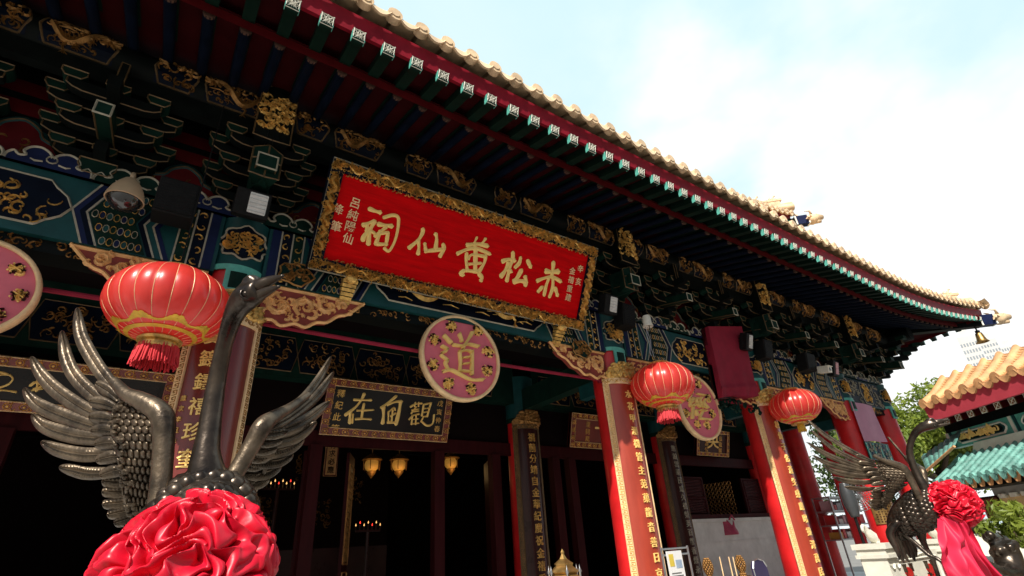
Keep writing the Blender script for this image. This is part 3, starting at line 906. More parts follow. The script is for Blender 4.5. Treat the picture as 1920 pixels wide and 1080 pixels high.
# upper tier: wall and second roof, of which only the corner shows over the lower eave
mb = MB(); mb.box(-6, 11.3, 7.0, 12, 5.2, 7.4); mb.build('upper_wall', M_DRED, HALL)
def ulift(x):
    t = max(0.0, (x - 7.9) / 5.4); return .62 * t * t
UY = 4.95; UZ = 7.02
mb = MB()
ux = [-3 + .4 * i for i in range(41)] + [13.25]
for a, b in zip(ux[:-1], ux[1:]):
    q = [V((x, y, z + ulift(x))) for x in (a, b) for y, z in ((UY, UZ), (UY - .04, UZ + .2), (UY + .06, UZ + .2), (7.2, UZ + .75), (7.2, UZ + .5))]
    mb.add(q, [(0, 5, 6, 1), (1, 6, 7, 2), (4, 9, 5, 0)], 0)
mb.box(13.24, 13.3, UY, 9, UZ + ulift(13.2), UZ + .2 + ulift(13.2))
mb.build('upper_fascia', M_FASC, HALL)
for k in range(10):
    x = 13.1 - PITCH * k
    mb = MB(); z = UZ - .03 + ulift(x)
    mb.obox((x, UY + .5, z + .1), (.05, 0, 0), (0, .5, .14), (0, 0, .05), 0)
    mb.obox((x, UY + .02, z - .03), (.052, 0, 0), (0, .04, .011), (0, -.01, .052), 1)
    mb.build('flying_rafter', [M_RGREEN, M_MINT], HALL)
mb = MB(); HX, EXC_ = EXC, EXC
def uz(y): return UZ + .22 + .42 * (y - UY) + .03 * (y - UY) ** 2
EXC = 99
tiles(mb, front, 13.15 - PITCH * 56, 13.28, UY - .12, 8.6, uz, ulift, lambda x: 0.0, False, 5, True)
EXC = EXC_
mb.build('upper_roof', M_TILE, HALL, True, 45)
hip_beam(13.3, 4.85, UZ - .05 + ulift(13.25), HALL, .8)

# ---------------------------------------------------------------- behind the columns
mb = MB()
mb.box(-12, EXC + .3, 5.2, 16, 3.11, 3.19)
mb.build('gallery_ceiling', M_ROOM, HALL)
for i in range(4):                               # inner beams with dim carving
    xa, xb = CX[i] + .2, CX[i + 1] - .2
    mb = MB(); mb.box(xa, xb, 7.1, 7.4, 2.32, 3.11); b = mb.build('inner_beam', M_GREEN, HALL)
    mb = MB(); pl = PL((xa, 7.097, 2.34)); L = xb - xa
    for q in range(int(L / .8)):
        c = .5 + q * .8
        mb.poly(pl, [(c - .34, .06), (c + .34, .06), (c + .4, .3), (c + .34, .54), (c - .34, .54), (c - .4, .3)], 0, .006, 2)
        outline(mb, pl, [(c - .34, .06), (c + .34, .06), (c + .4, .3), (c + .34, .54), (c - .34, .54), (c - .4, .3)], .02, .012, 1, .003)
        scroll_fill(mb, pl, c - .28, c + .28, .12, .48, 46, .03, .07, .016, .02, q + i * 9, 0, None, .006)
    mb.build('carved_front', [M_DGOLD, M_GTRIM, M_NAVY], b)
for x in CX[1:5]:                                # tie beams from the columns to the inner row
    mb = MB(); mb.box(x - .1, x + .1, 5.2, 7.1, 2.2, 2.55); mb.box(x - .07, x + .07, 5.25, 5.6, 2.0, 2.2, 1); mb.build('tie_beam', [M_GREEN, M_TEAL], HALL)
# wall, doors and windows of the inner row
ZL = W(720, 842, 7.24).z
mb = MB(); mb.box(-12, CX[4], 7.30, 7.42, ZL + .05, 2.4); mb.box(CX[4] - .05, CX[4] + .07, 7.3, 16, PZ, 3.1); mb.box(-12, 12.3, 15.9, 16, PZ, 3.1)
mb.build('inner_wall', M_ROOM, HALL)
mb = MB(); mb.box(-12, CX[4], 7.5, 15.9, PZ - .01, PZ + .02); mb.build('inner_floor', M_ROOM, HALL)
mb = MB(); mb.box(-11, CX[4], 7.24, 7.30, ZL, ZL + .2); mb.build('door_lintel', M_WOOD, HALL)
for x in (W(590, 860, 7.25).x, W(822, 870, 7.25).x, W(928, 870, 7.25).x, W(880, 870, 7.25).x + .9, 5.98, 6.35, 0.2, -1.2):
    mb = MB(); mb.box(x - .08, x + .08, 7.2, 7.34, PZ, ZL + .01); mb.build('door_post', M_WOOD, HALL)
mb = MB(); mb.box(9.15, 12.1, 7.14, 7.36, PZ, .36); sw = mb.build('sill_wall', M_STONE, HALL)
mb = MB(); mb.box(9.1, 12.1, 7.08, 7.40, .36, .42); mb.box(9.15, 12.1, 7.125, 7.14, -.02, .0); mb.build('sill', M_STONE, sw)
mb = MB(); mb.box(9.12, 12.1, 7.10, 7.2, .42, .5); mb.build('window_rail', M_WOOD, HALL)
for a, b, y in ((9.2, 9.95, 7.2), (11.35, 12.05, 7.2)):
    mb = MB(); pl = PL((a, y, .5)); w = b - a
    mb.box(a, b, y, y + .05, .5, 1.24, 0)
    for z0, z1 in ((.03, .3), (.34, .7)):
        outline(mb, pl, [(.06, z0), (w - .06, z0), (w - .06, z1), (.06, z1)], .02, .012, 0)
        for q in range(6):
            mb.ridge(pl, [(.06, z0 + (z1 - z0) * q / 6), (w - .06, z0 + (z1 - z0) * (q + 1) / 6)], .012, .01, 1)
    mb.build('window_shutter', [M_WOOD, M_BROWN], HALL)
for a, sg in ((10.0, 1), (11.3, -1)):            # lattice leaves swung open into the room
    mb = MB(); pl = PL((a, 7.42, .5), (sg * .35, 1, 0)); pl.n = V((-1, .2, 0)).normalized()
    for i in range(7):
        for j in range(8):
            c = (.06 + .09 * i, .05 + .09 * j)
            outline(mb, pl, [(c[0] + .04 * math.cos(t * 1.05), c[1] + .04 * math.sin(t * 1.05)) for t in range(6)], .014, .012, 0)
    mb.build('lattice_leaf', M_DGOLD, HALL)
# ------------------------------------------------------------------ writing
TXT = {}
def glyph(ch):
    """built-in font glyph as a mesh outline, centred, one unit high"""
    if ch not in TXT:
        c = bpy.data.curves.new('lettering', 'FONT'); c.body = ch; c.size = 1; c.extrude = 0.5; c.offset = 0.006; c.resolution_u = 2
        o = bpy.data.objects.new('lettering', c); COL.objects.link(o)
        dg = bpy.context.evaluated_depsgraph_get()
        me = bpy.data.meshes.new_from_object(o.evaluated_get(dg))
        vs = [tuple(v.co) for v in me.vertices]; fs = [tuple(p.vertices) for p in me.polygons]
        bpy.data.objects.remove(o); bpy.data.curves.remove(c); bpy.data.meshes.remove(me)
        if vs:
            xa, xb = min(v[0] for v in vs), max(v[0] for v in vs); ya, yb = min(v[1] for v in vs), max(v[1] for v in vs)
            vs = [(x - (xa + xb) / 2, y - (ya + yb) / 2, z) for x, y, z in vs]
        TXT[ch] = (vs, fs)
    return TXT[ch]
def put_glyph(mb, pl, ch, a, b, size, th=.01, k=None, base=0.0, wob=0.0, g=None):
    vs, fs = glyph(ch)
    sx = 1.0
    t = g.uniform(-wob, wob) if g else 0
    ct, st = math.cos(t), math.sin(t)
    mb.add([pl.pt(a + size * (x * ct - y * st) * sx, b + size * (x * st + y * ct + .10 * wob * x), base + (th if z > 0 else -.002)) for x, y, z in vs], fs, k)

def brush(mb, pl, strokes, ox, oy, s, h, k=None, wk=1.0, base=0.0):
    """strokes written by hand: ((x, y), ...), width  in px of an enlarged crop, carried onto the plane of the board"""
    for q, (pts, w) in enumerate(strokes):
        P = []
        for x, y in pts:
            P.append(WPL(ox + x / s, oy + y / s, pl))
        p0 = WPL(ox + pts[0][0] / s, oy + pts[0][1] / s, pl); p1 = WPL(ox + pts[0][0] / s + 4, oy + pts[0][1] / s + 4, pl)
        km = math.hypot(p1[0] - p0[0], p1[1] - p0[1]) / 5.66 / s * wk
        P = crom(P, 4); n = len(P); out = []
        d0 = (P[0][0] - P[1][0], P[0][1] - P[1][1]); l = math.hypot(*d0) or 1
        ww = w * km
        out.append((P[0][0] + d0[0] / l * ww * .32, P[0][1] + d0[1] / l * ww * .32, ww * .35))
        for i, p in enumerate(P):
            t = i / (n - 1)
            out.append((p[0], p[1], ww * (1.0 + .14 * math.sin(7 * t + q) - .16 * math.sin(math.pi * t))))
        d1 = (P[-1][0] - P[-2][0], P[-1][1] - P[-2][1]); l = math.hypot(*d1) or 1
        out.append((P[-1][0] + d1[0] / l * ww * .32, P[-1][1] + d1[1] / l * ww * .32, ww * .35))
        mb.ridge(pl, out, 1, h * (1 + .06 * (q % 5)), k, base)

# ------------------------------------------------------------------ the red name board
SP = PL((0, 4.66, 2.65), (1, 0, 0), (0, -.52, 1.04))
a0 = WPL(575, 500, SP)[0]; a1 = WPL(1090, 623, SP)[0]
b0 = (WPL(575, 500, SP)[1] + WPL(1090, 623, SP)[1]) / 2; b1 = (WPL(623, 298, SP)[1] + WPL(1118, 462, SP)[1]) / 2
fw = .13
NB = thing('name_board', SP.pt((a0 + a1) / 2, b0), 'large red name board with five golden characters and a carved gilt frame, over the entrance', 'sign')
mb = MB(); mb.slab(SP, [(a0 + fw - .02, b0 + fw - .02), (a1 - fw + .02, b0 + fw - .02), (a1 - fw + .02, b1 - fw + .02), (a0 + fw - .02, b1 - fw + .02)], -.05, 0)
mb.build('panel', M_SIGN, NB)
mb = MB()
g = random.Random(3)
for A0, A1, B0, B1 in ((a0, a1, b0, b0 + fw), (a0, a1, b1 - fw, b1), (a0, a0 + fw, b0 + fw, b1 - fw), (a1 - fw, a1, b0 + fw, b1 - fw)):
    mb.slab(SP, [(A0, B0), (A1, B0), (A1, B1), (A0, B1)], -.08, .03, 0)
    ar = (A1 - A0) * (B1 - B0)
    scroll_fill(mb, SP, A0 + .02, A1 - .02, B0 + .02, B1 - .02, int(ar * 1900), .012, .032, .011, .024, int(ar * 1000), 1, None, .03)
    for _ in range(int(ar * 110)):
        mb.blob(SP.pt(g.uniform(A0 + .02, A1 - .02), g.uniform(B0 + .02, B1 - .02), .035), .010, .010, .010, 6, 4, 1)
for i in range(9):                               # dragons along the two long sides
    for bb, s in ((b0 + fw / 2, 1), (b1 - fw / 2, -1)):
        dragon(mb, SP, a0 + .28 + (a1 - a0 - .56) * i / 8, bb, .38, .115, i, 1, .042, s if i % 2 else -s)
for i in range(3):
    for aa in (a0 + fw / 2, a1 - fw / 2):
        P = [(aa + .03 * math.sin(t * 1.3 + i), b0 + .2 + (b1 - b0 - .4) * (i + t / 8) / 3, .045) for t in range(9)]
        mb.ridge(SP, P, 1, .05, 1, .035)
outline(mb, SP, [(a0 + .008, b0 + .008), (a1 - .008, b0 + .008), (a1 - .008, b1 - .008), (a0 + .008, b1 - .008)], .016, .012, 2, .03)
for i in range(70):                              # carved inner edge
    for bb in (b0 + fw, b1 - fw):
        scroll(mb, SP, a0 + fw + (a1 - a0 - 2 * fw) * i / 69, bb, .022, g.uniform(0, 6), 5, 1, .014, .026, 1, .008)
mb.build('frame', [M_NAVY, M_GOLD, M_PALE], NB)
CA = (580, 300, 6.0); CB = (820, 420, 6.0)
CHARS = [
 (CA, [(((672, 548), (735, 572), (800, 592)), 46), (((600, 735), (665, 712), (735, 690)), 44), (((735, 690), (680, 800), (663, 950)), 46), (((690, 770), (620, 850), (600, 905)), 50), (((690, 800), (735, 825)), 38), (((655, 720), (640, 800)), 40),
       (((832, 650), (930, 622), (995, 640), (1002, 720), (980, 850), (940, 960), (890, 1025), (842, 990)), 36), (((772, 722), (850, 735), (930, 745)), 46), (((862, 755), (735, 862)), 38), (((800, 800), (745, 950)), 42), (((770, 830), (885, 815)), 36), (((885, 815), (862, 955)), 42), (((745, 945), (868, 950)), 40)]),
 (CA, [(((1278, 775), (1268, 830), (1220, 905), (1118, 992)), 40), (((1222, 900), (1232, 980), (1222, 1060)), 40), (((1420, 830), (1432, 890), (1418, 1010)), 42), (((1298, 940), (1310, 1025)), 38), (((1300, 1028), (1400, 1015), (1510, 1005)), 42), (((1505, 950), (1510, 1000), (1468, 1085)), 46)]),
 (CB, [(((445, 150), (415, 215)), 24), (((542, 165), (505, 220)), 28), (((330, 240), (440, 225), (565, 248)), 42), (((222, 335), (330, 288), (440, 275), (590, 338)), 40), (((420, 215), (425, 300)), 46), (((430, 300), (425, 520)), 50), (((330, 330), (325, 420), (335, 520)), 38), (((540, 355), (530, 430), (475, 525)), 38), (((345, 395), (390, 345), (530, 365)), 32), (((325, 520), (400, 532), (475, 535)), 40), (((350, 452), (490, 440)), 30), (((300, 525), (262, 560), (288, 572)), 46), (((465, 560), (500, 600), (488, 638)), 44)]),
 (CB, [(((850, 320), (846, 400), (812, 500), (780, 642)), 40), (((728, 422), (800, 398), (870, 412)), 40), (((800, 440), (760, 530), (712, 592)), 44), (((795, 515), (828, 535)), 44), (((935, 380), (920, 440), (872, 490)), 40), (((1015, 412), (1048, 482)), 46), (((945, 520), (900, 600), (858, 645)), 44), (((858, 648), (930, 640), (998, 652)), 46), (((985, 590), (1002, 650), (985, 692)), 40)]),
 (CB, [(((1305, 432), (1300, 500), (1285, 600)), 42), (((1215, 530), (1285, 540), (1362, 535)), 46), (((1118, 642), (1200, 610), (1290, 595), (1388, 648)), 34), (((1250, 618), (1222, 700), (1200, 802)), 36), (((1300, 618), (1296, 720), (1260, 822)), 38), (((1178, 710), (1132, 762)), 38), (((1325, 720), (1350, 802)), 40)]),
]
for (ox, oy, s), st in CHARS:
    mb = MB(); brush(mb, SP, st, ox, oy, s, .018, None, 1.16, .002); mb.build('character', M_YELL, NB, True)
g = random.Random(4)
mb = MB()
for txt, px, py, dx, dy, sz in (('呂純陽仙', 666, 381, -4.6, 22, .115), ('降筆', 634, 392, -4, 32, .115)):
    for i, ch in enumerate(txt):
        a, b = WPL(px + dx * i, py + dy * i, SP); put_glyph(mb, SP, ch, a, b, sz, .008, None, .0, .12, g)
mb.build('inscription', M_CREAM, NB)
mb = MB()
for txt, px, py, dx, dy, sz in (('辛亥', 1088, 504, -4, 24, .105), ('金禧重建', 1073, 508, -2.6, 16.5, .10)):
    for i, ch in enumerate(txt):
        a, b = WPL(px + dx * i, py + dy * i, SP); put_glyph(mb, SP, ch, a, b, sz, .008, None, .0, .12, g)
mb.build('inscription', M_CREAM, NB)
for px, py in ((655, 533), (1050, 622)):         # carved supports under the board
    a, b = WPL(px, py, SP); mb = MB()
    for i in range(6):
        mb.slab(SP, [(a - .075 + .004 * i, b0 - .05 - .045 * i), (a + .075 - .004 * i, b0 - .05 - .045 * i), (a + .075 - .004 * i, b0 - .015 - .045 * i), (a - .075 + .004 * i, b0 - .015 - .045 * i)], -.06, .03 - .012 * i, 0)
    mb.blob(SP.pt(a, b0 - .01, .03), .07, .05, .05, 8, 6); mb.build('support', M_GOLD, NB)
for px, py in ((520, 500), (1100, 640)):         # carved leaf drops beside the lower corners
    pl = PL(W(px + 35 if px < 700 else px - 10, py + 15, 4.76)); P = [(.16 * math.cos(t * .39) * (1 + .12 * math.cos(t * 1.96)), .12 * math.sin(t * .39) * (1 + .12 * math.cos(t * 1.96))) for t in range(16)]
    mb = MB(); mb.slab(pl, P, -.02, .01, 0); outline(mb, pl, P, .02, .014, 1, .01); scroll_fill(mb, pl, -.1, .1, -.07, .07, 26, .02, .05, .018, .02, 5, 1, None, .01)
    mb.build('carved_drop', [M_GREEN, M_DGOLD], NB)

# ------------------------------------------------------------------ black and maroon boards in the inner row
def inner_board(name, label, x0, x1, z0, z1, tilt, field, strokes=None, crop=None, texts=(), plain=()):
    o = PL((0, 7.12, z0), (1, 0, 0), (0, -tilt, z1 - z0))
    h = math.hypot(tilt, z1 - z0)
    t = thing(name, o.pt((x0 + x1) / 2, 0), label, 'sign')
    w = .105 if x1 - x0 > 1.6 else .075
    mb = MB(); mb.slab(o, [(x0, 0), (x1, 0), (x1, h), (x0, h)], -.05, 0); mb.build('panel', field, t)
    mb = MB()
    for A0, A1, B0, B1 in ((x0, x1, 0, w), (x0, x1, h - w, h), (x0, x0 + w, w, h - w), (x1 - w, x1, w, h - w)):
        mb.slab(o, [(A0, B0), (A1, B0), (A1, B1), (A0, B1)], -.06, .02, 0)
        n = max(3, int(max(A1 - A0, B1 - B0) / .13))
        for i in range(n):
            c = (A0 + (A1 - A0) * (i + .5) / n, (B0 + B1) / 2) if A1 - A0 > B1 - B0 else ((A0 + A1) / 2, B0 + (B1 - B0) * (i + .5) / n)
            r = w * .30
            outline(mb, o, [(c[0] + (r if i % 2 else r * 1.3) * math.cos(t_ * .785), c[1] + r * math.sin(t_ * .785)) for t_ in range(8)], .014, .014, 1, .02)
            mb.blob(o.pt(*c, .022), r * .5, r * .4, r * .5, 6, 4, 1)
            scroll(mb, o, c[0] + w * .4, c[1] + w * .3, w * .2, i, 5, 1, .01, .012, 1, .02); scroll(mb, o, c[0] + w * .4, c[1] - w * .25, w * .2, i, 5, -1, .01, .012, 1, .02)
    for q in (.006, w - .006):
        outline(mb, o, [(x0 + q, q), (x1 - q, q), (x1 - q, h - q), (x0 + q, h - q)], .014, .010, 2, .02)
    mb.build('frame', [M_MAROON, M_GOLD, M_CREAM], t)
    for st in strokes or ():
        mb = MB(); brush(mb, o, st, *crop, .025, None, 1.0, .002); mb.build('character', M_YELL, t, True)
    g = random.Random(len(label))
    for txt, a, b, step, sz in texts:
        mb = MB()
        for i, ch in enumerate(txt):
            put_glyph(mb, o, ch, a, b - step * i, sz, .008, None, 0, .1, g)
        mb.build('inscription', M_GOLD, t)
    for txt, a, b, step, sz in plain:
        for i, ch in enumerate(txt):
            mb = MB(); put_glyph(mb, o, ch, a + step * i, b, sz, .018, None, 0, .05, g); mb.build('character', M_YELL, t)
    return o, h
CC = (590, 690, 6.836)
ZAI = [(((500, 405), (600, 410), (725, 412)), 32), (((635, 330), (600, 405), (520, 505), (388, 605)), 38), (((455, 560), (450, 705)), 46), (((492, 590), (482, 705)), 26), (((540, 545), (640, 542), (750, 535)), 28), (((632, 460), (612, 560), (600, 645)), 38), (((520, 655), (620, 650), (720, 657)), 30)]
ZI = [(((1045, 360), (960, 430), (850, 512)), 36), (((880, 500), (882, 600), (870, 710)), 46), (((930, 470), (1040, 432), (1115, 428)), 36), (((1102, 430), (1080, 560), (1040, 722)), 50), (((950, 560), (1015, 510), (1030, 540)), 24), (((970, 620), (1035, 580)), 28), (((930, 695), (1040, 702)), 34), (((945, 560), (942, 690)), 24), (((1000, 540), (985, 680)), 26)]
GUAN = [(((1225, 500), (1290, 462), (1372, 452)), 26), (((1290, 440), (1280, 495)), 20), (((1332, 440), (1330, 492)), 20), (((1300, 500), (1235, 585)), 24), (((1240, 540), (1330, 525)), 20), (((1250, 560), (1330, 550)), 20), (((1208, 662), (1260, 610), (1335, 590)), 24), (((1250, 610), (1240, 722)), 26), (((1300, 600), (1292, 722)), 22), (((1240, 662), (1325, 650)), 18), (((1230, 718), (1332, 706)), 20),
        (((1390, 470), (1492, 445)), 24), (((1397, 470), (1372, 612)), 28), (((1490, 450), (1440, 622)), 28), (((1402, 520), (1462, 513)), 18), (((1395, 568), (1452, 560)), 18), (((1385, 622), (1442, 620)), 20), (((1392, 630), (1360, 690)), 24), (((1375, 690), (1440, 737), (1510, 712), (1530, 600)), 28)]
bl, br_ = W(597, 815, 7.12), W(837, 829, 7.12)
tl = W(625, 708, 6.9)
z1 = tl.z
oB, hB = inner_board('black_name_board', 'black lacquer board with three golden brush characters and a gilt border, hung above the doors', bl.x, br_.x, (bl.z + br_.z) / 2, z1, .22, M_INK, [ZAI, ZI, GUAN], CC,
    [('釋紀此筆', bl.x + .2, hB_ - .20, .155, .115) for hB_ in (math.hypot(.22, z1 - (bl.z + br_.z) / 2),)] + [('戊寅仲春敬', br_.x - .19, math.hypot(.22, z1 - (bl.z + br_.z) / 2) - .19, .125, .095)])
p0, p1, q0, q1 = W(1067, 838, 7.12), W(1073, 773, 6.95), W(1305, 853, 7.12), W(1370, 810, 6.95)
inner_board('maroon_name_board', 'small maroon board with pale characters, half hidden behind the sunlit red column', p0.x, 14.2 - p0.x, p0.z, p1.z, .17, M_MAROON,
            texts=[('萬里同風', p0.x + .42, .55, .13, .11)], plain=[('一枝', p0.x + .78, .38, .42, .40), ('春', p0.x + 1.6, .38, .42, .40)])
inner_board('red_name_board', 'small dark board with red lettering hung over the lattice window', q0.x, W(1365, 857, 7.12).x, q0.z, q1.z, .17, M_BROWN,
            texts=[('天下為公', q0.x + .35, .52, .13, .12), ('善信敬獻', W(1365, 857, 7.12).x - .3, .52, .13, .12)], plain=[('英', (q0.x + W(1365, 857, 7.12).x) / 2, .36, .4, .42)])
p0, p1 = W(30, 772, 7.12), W(60, 672, 6.9)
inner_board('long_name_board', 'long black board with flowing golden script, partly hidden behind the bronze wing', -3.0, .16, p0.z, p1.z, .22, M_INK, strokes=[[(((-60, 440), (-10, 415), (45, 425), (72, 450), (50, 480), (0, 500)), 13), (((-40, 520), (20, 515), (92, 525)), 13), (((-60, 460), (0, 430), (60, 428)), 10)], [(((170, 490), (200, 470), (235, 490), (190, 510)), 15), (((215, 455), (205, 520)), 14), (((160, 520), (240, 505)), 12)]], crop=(0, 560, 3.0))

# ------------------------------------------------------------------ couplet boards wrapped round the columns
def couplet(x, y, r, text, small, zt, zb, field, sz, step, label, trim, chars, zb0=PZ + .05):
    cy = CY(x, y, 0, r); H = 68 if y < 6 else 64
    t = thing('couplet_board', (x, y - r, zb0), label, 'sign', 'carved couplet boards on the columns')
    A = RAD(H) * r; bw = .085
    mb = MB(); mb.grid(lambda u, v: cy.pt(-A + 2 * A * u, zb0 + (zt - zb0) * v, 0), 28, 6)
    mb.grid(lambda u, v: cy.pt(-A + .004 * u - .0, zb0 + (zt - zb0) * v, -.04 + .04 * u), 1, 1); mb.grid(lambda u, v: cy.pt(A - .004 * (1 - u), zb0 + (zt - zb0) * v, -.04 * u), 1, 1)
    mb.build('panel', field, t, True)
    mb = MB()
    for s in (-1, 1):
        mb.rect(cy, min(s * A, s * (A - bw)), max(s * A, s * (A - bw)), zb0, zt, 0, .016, 0, 4)
        z = zb0 + .03; i = 0
        while z < zt - .05:
            c = s * (A - bw / 2)
            mb.ridge(cy, [(c - .026, z), (c + .026, z), (c + .026, z + .036), (c - .012, z + .036), (c - .012, z + .018), (c + .008, z + .018)][::(1 if i % 2 else -1)], .009, .008, 1, .016)
            z += .056; i += 1
        for e in (.006, bw - .006):
            mb.ridge(cy, [(s * (A - e), zb0), (s * (A - e), zt)], .012, .008, 0, .016)
    mb.rect(cy, -A, A, zt - .075, zt, 0, .018, 0, 24)
    g = random.Random(int(x * 100 + y))
    for i in range(18):
        scroll(mb, cy, -A + A * 2 * (i + .5) / 18, zt - .037, .024, i, 5, (-1) ** i, .012, .01, 1, .018)
    mb.build('border', trim, t)
    mb = MB()                                    # gilt crest above the board
    P = [(-A * .95, zt), (-A, zt + .05), (-A * .85, zt + .09), (-A * .7, zt + .07), (-A * .5, zt + .17), (-A * .25, zt + .22), (0, zt + .24), (A * .25, zt + .22), (A * .5, zt + .17), (A * .7, zt + .07), (A * .85, zt + .09), (A, zt + .05), (A * .95, zt)]
    for i in range(len(P) - 1):
        (a, b), (a2, b2) = P[i], P[i + 1]
        for q in range(3):
            u, v = a + (a2 - a) * q / 3, a + (a2 - a) * (q + 1) / 3
            bu, bv = b + (b2 - b) * q / 3, b + (b2 - b) * (q + 1) / 3
            mb.add([cy.pt(u, zt, .02), cy.pt(v, zt, .02), cy.pt(v, bv, .03), cy.pt(u, bu, .03)], [(0, 1, 2, 3)], 0)
    scroll_fill(mb, cy, -A * .8, A * .8, zt + .02, zt + .20, 60, .03, .06, .03, .04, int(x * 10), 0, lambda a, b: b < zt + .22 - .2 * (abs(a) / A) ** 1.5, .025)
    mb.build('crest', M_GOLD if trim[0] is not M_GTRIM else M_DGOLD, t, True)
    z = zt - .22
    for ch in text:
        if z < zb: break
        mb = MB(); put_glyph(mb, cy, ch, -.085 if x < 1 else 0, z, sz, .014, None, 0, .03, g); mb.build('character', chars, t)
        z -= step
    if small:
        mb = MB(); z = zt - .75
        for ch in small:
            put_glyph(mb, cy, ch, -A * .62, z, .05, .008, None, 0, .05, g); z -= .085
        mb.build('inscription', M_GOLD, t)
TR1 = [M_CREAM, M_GOLD]; TR2 = [M_GTRIM, M_DGOLD]
M_COUP = mat('orange red lacquer', (0.36, 0.046, 0.024), 0.36, var=0.22, scale=3, coat=0.25, stretch=(2, 2, .5))  # lighter copy of the maroon; sunlight put into the lacquer colour
couplet(CX[1], YC, .292, '寶籙鑄禧珍奎昌宜坤元', '歲次辛丑年仲秋吉日善信弟子敬獻', 2.04, -.6, M_MAROON, .15, .20, 'maroon couplet board with gold characters behind the neck of the near bronze crane', [M_CREAM, M_DGOLD], M_YELL)
couplet(CX[2], YC, .292, '水花甲瀑機管主范菓龍音善日京景仙', None, 2.08, -.6, M_COUP, .115, .165, 'half sunlit red couplet board under the lower right corner of the big red sign', TR1, M_YELL)
couplet(CX[3], YC, .292, '赤松仙子佑蒼生感應昭靈澤萬民', None, 2.12, -.6, M_COUP, .13, .185, 'half sunlit red couplet board beside the lantern with the yellow tail', TR1, M_YELL)
couplet(CX[2], YI, .285, '福蘭分靖自金華紀慶祝金禧重瑩紫府仙宮', None, 1.96, -.6, M_BROWN, .145, .172, 'dark brown couplet board deep in shade beside the tall open doorway', TR2, M_GOLD)
couplet(CX[3], YI, .285, '慈設雲華民成久德榮英百載香煙永祀', None, 1.96, -.6, M_BROWN, .13, .155, 'dark narrow couplet board in the shade left of the lattice window', TR2, M_PALE)

# ------------------------------------------------------------------ rods and round medallions
RZ = W(865, 670, 4.90).z
for xa, xb, lab in ((CX[0] + .25, CX[1] - .25, 'thin maroon rod strung left of the near column, carrying the cut off medallion'), (CX[1] + .25, CX[2] - .25, 'long thin maroon rod strung below the red sign'), (CX[2] + .25, CX[3] - .25, 'thin maroon rod strung behind the second lantern')):
    mb = MB(); n = 12
    mb.tube([V((xa + (xb - xa) * i / n, 4.93, RZ + .02 * ((2 * i / n - 1) ** 2))) for i in range(n + 1)], .022, 8, 0)
    for e in (xa + .02, xb - .02): mb.lathe((e, 4.93, RZ + .02), [(.0, -.02), (.045, -.02), (.045, .02), (0, .02)], 12, 0, (1, 0, 0))
    tag(mb.build('hanging_rod', M_CLOTH, None, True, 40), lab, 'rod', 'rods between the columns')
DAO = [(((605, 285), (628, 362)), 48), (((752, 262), (700, 350), (640, 442)), 46), (((530, 400), (620, 415), (700, 395), (812, 420)), 40), (((430, 305), (500, 378)), 52), (((400, 420), (462, 462), (405, 492)), 40), (((395, 520), (470, 582), (440, 605), (475, 682)), 44),
       (((605, 480), (612, 600), (605, 700)), 40), (((600, 475), (680, 465), (735, 482)), 34), (((742, 480), (740, 735)), 42), (((640, 548), (712, 538)), 28), (((640, 615), (712, 605)), 28), (((610, 690), (722, 700)), 36), (((420, 702), (500, 682), (600, 732), (730, 795), (865, 790)), 46)]
JING = [(((1165, 730), (1130, 790), (1185, 802)), 34), (((1192, 760), (1145, 850), (1212, 832)), 34), (((1182, 860), (1175, 992)), 32), (((1140, 930), (1122, 965)), 28), (((1210, 900), (1226, 955)), 28), (((1230, 710), (1322, 730)), 30), (((1240, 760), (1218, 800), (1262, 862)), 28), (((1285, 752), (1258, 800), (1305, 868)), 28), (((1332, 772), (1300, 812), (1346, 872)), 28), (((1215, 835), (1300, 858)), 26), (((1258, 892), (1342, 902)), 28), (((1300, 900), (1258, 985)), 30), (((1258, 985), (1386, 1002)), 38)]
def medallion(c, R, label, strokes, crop, spots, seed):
    t = thing('medallion', c + V((0, 0, -R)), label, 'medallion', 'round pink medallions hung below the beams')
    pl = PL(c)
    mb = MB(); mb.lathe(c + V((0, .05, 0)), [(0, 0), (R, 0), (R, .05), (0, .05)], 64, 0, (0, -1, 0)); mb.build('disc', M_PINK, t)
    mb = MB(); mb.lathe(c + V((0, .05, 0)), [(R - .02, .04), (R - .022, .075), (R - .008, .088), (R + .012, .08), (R + .016, .04), (R + .01, -.005), (R, -.005)], 64, 0, (0, -1, 0)); mb.build('rim', M_CREAM, t, True)
    if strokes:
        mb = MB(); brush(mb, pl, strokes, *crop, .055, None, .8 if len(strokes) > 13 + 2 or strokes is JING else 1.0, .0); mb.build('character', M_YELL, t, True)
    g = random.Random(seed)
    for q, (a, b) in enumerate(spots):
        mb = MB()
        for i in range(16):
            th = g.uniform(0, 6.28); r = R * .115 * math.sqrt(g.random())
            scroll(mb, pl, a + r * math.cos(th), b + r * math.sin(th), R * g.uniform(.03, .07), g.uniform(0, 6), 5, g.choice((-1, 1)), R * .035, .03, i % 3 != 0, .0)
        for i in range(9):
            th = 6.28 * i / 9; r = R * .125
            mb.blob(pl.pt(a + r * math.cos(th), b + r * math.sin(th), .012), R * .022, R * .022, R * .022, 6, 4, i % 2)
        for i in range(3):
            th = g.uniform(0, 3.1); r = R * .10
            mb.ridge(pl, [(a - r * math.cos(th), b - r * math.sin(th)), (a + r * math.cos(th), b + r * math.sin(th))], R * .05, .045, 1, .0)
        mb.build('emblem', [M_BROWN, M_YELL], t)
mc = W(865, 670, 4.82); mR = (W(936, 672, 4.82).x - W(794, 665, 4.82).x) / 2
mpl = PL(mc)
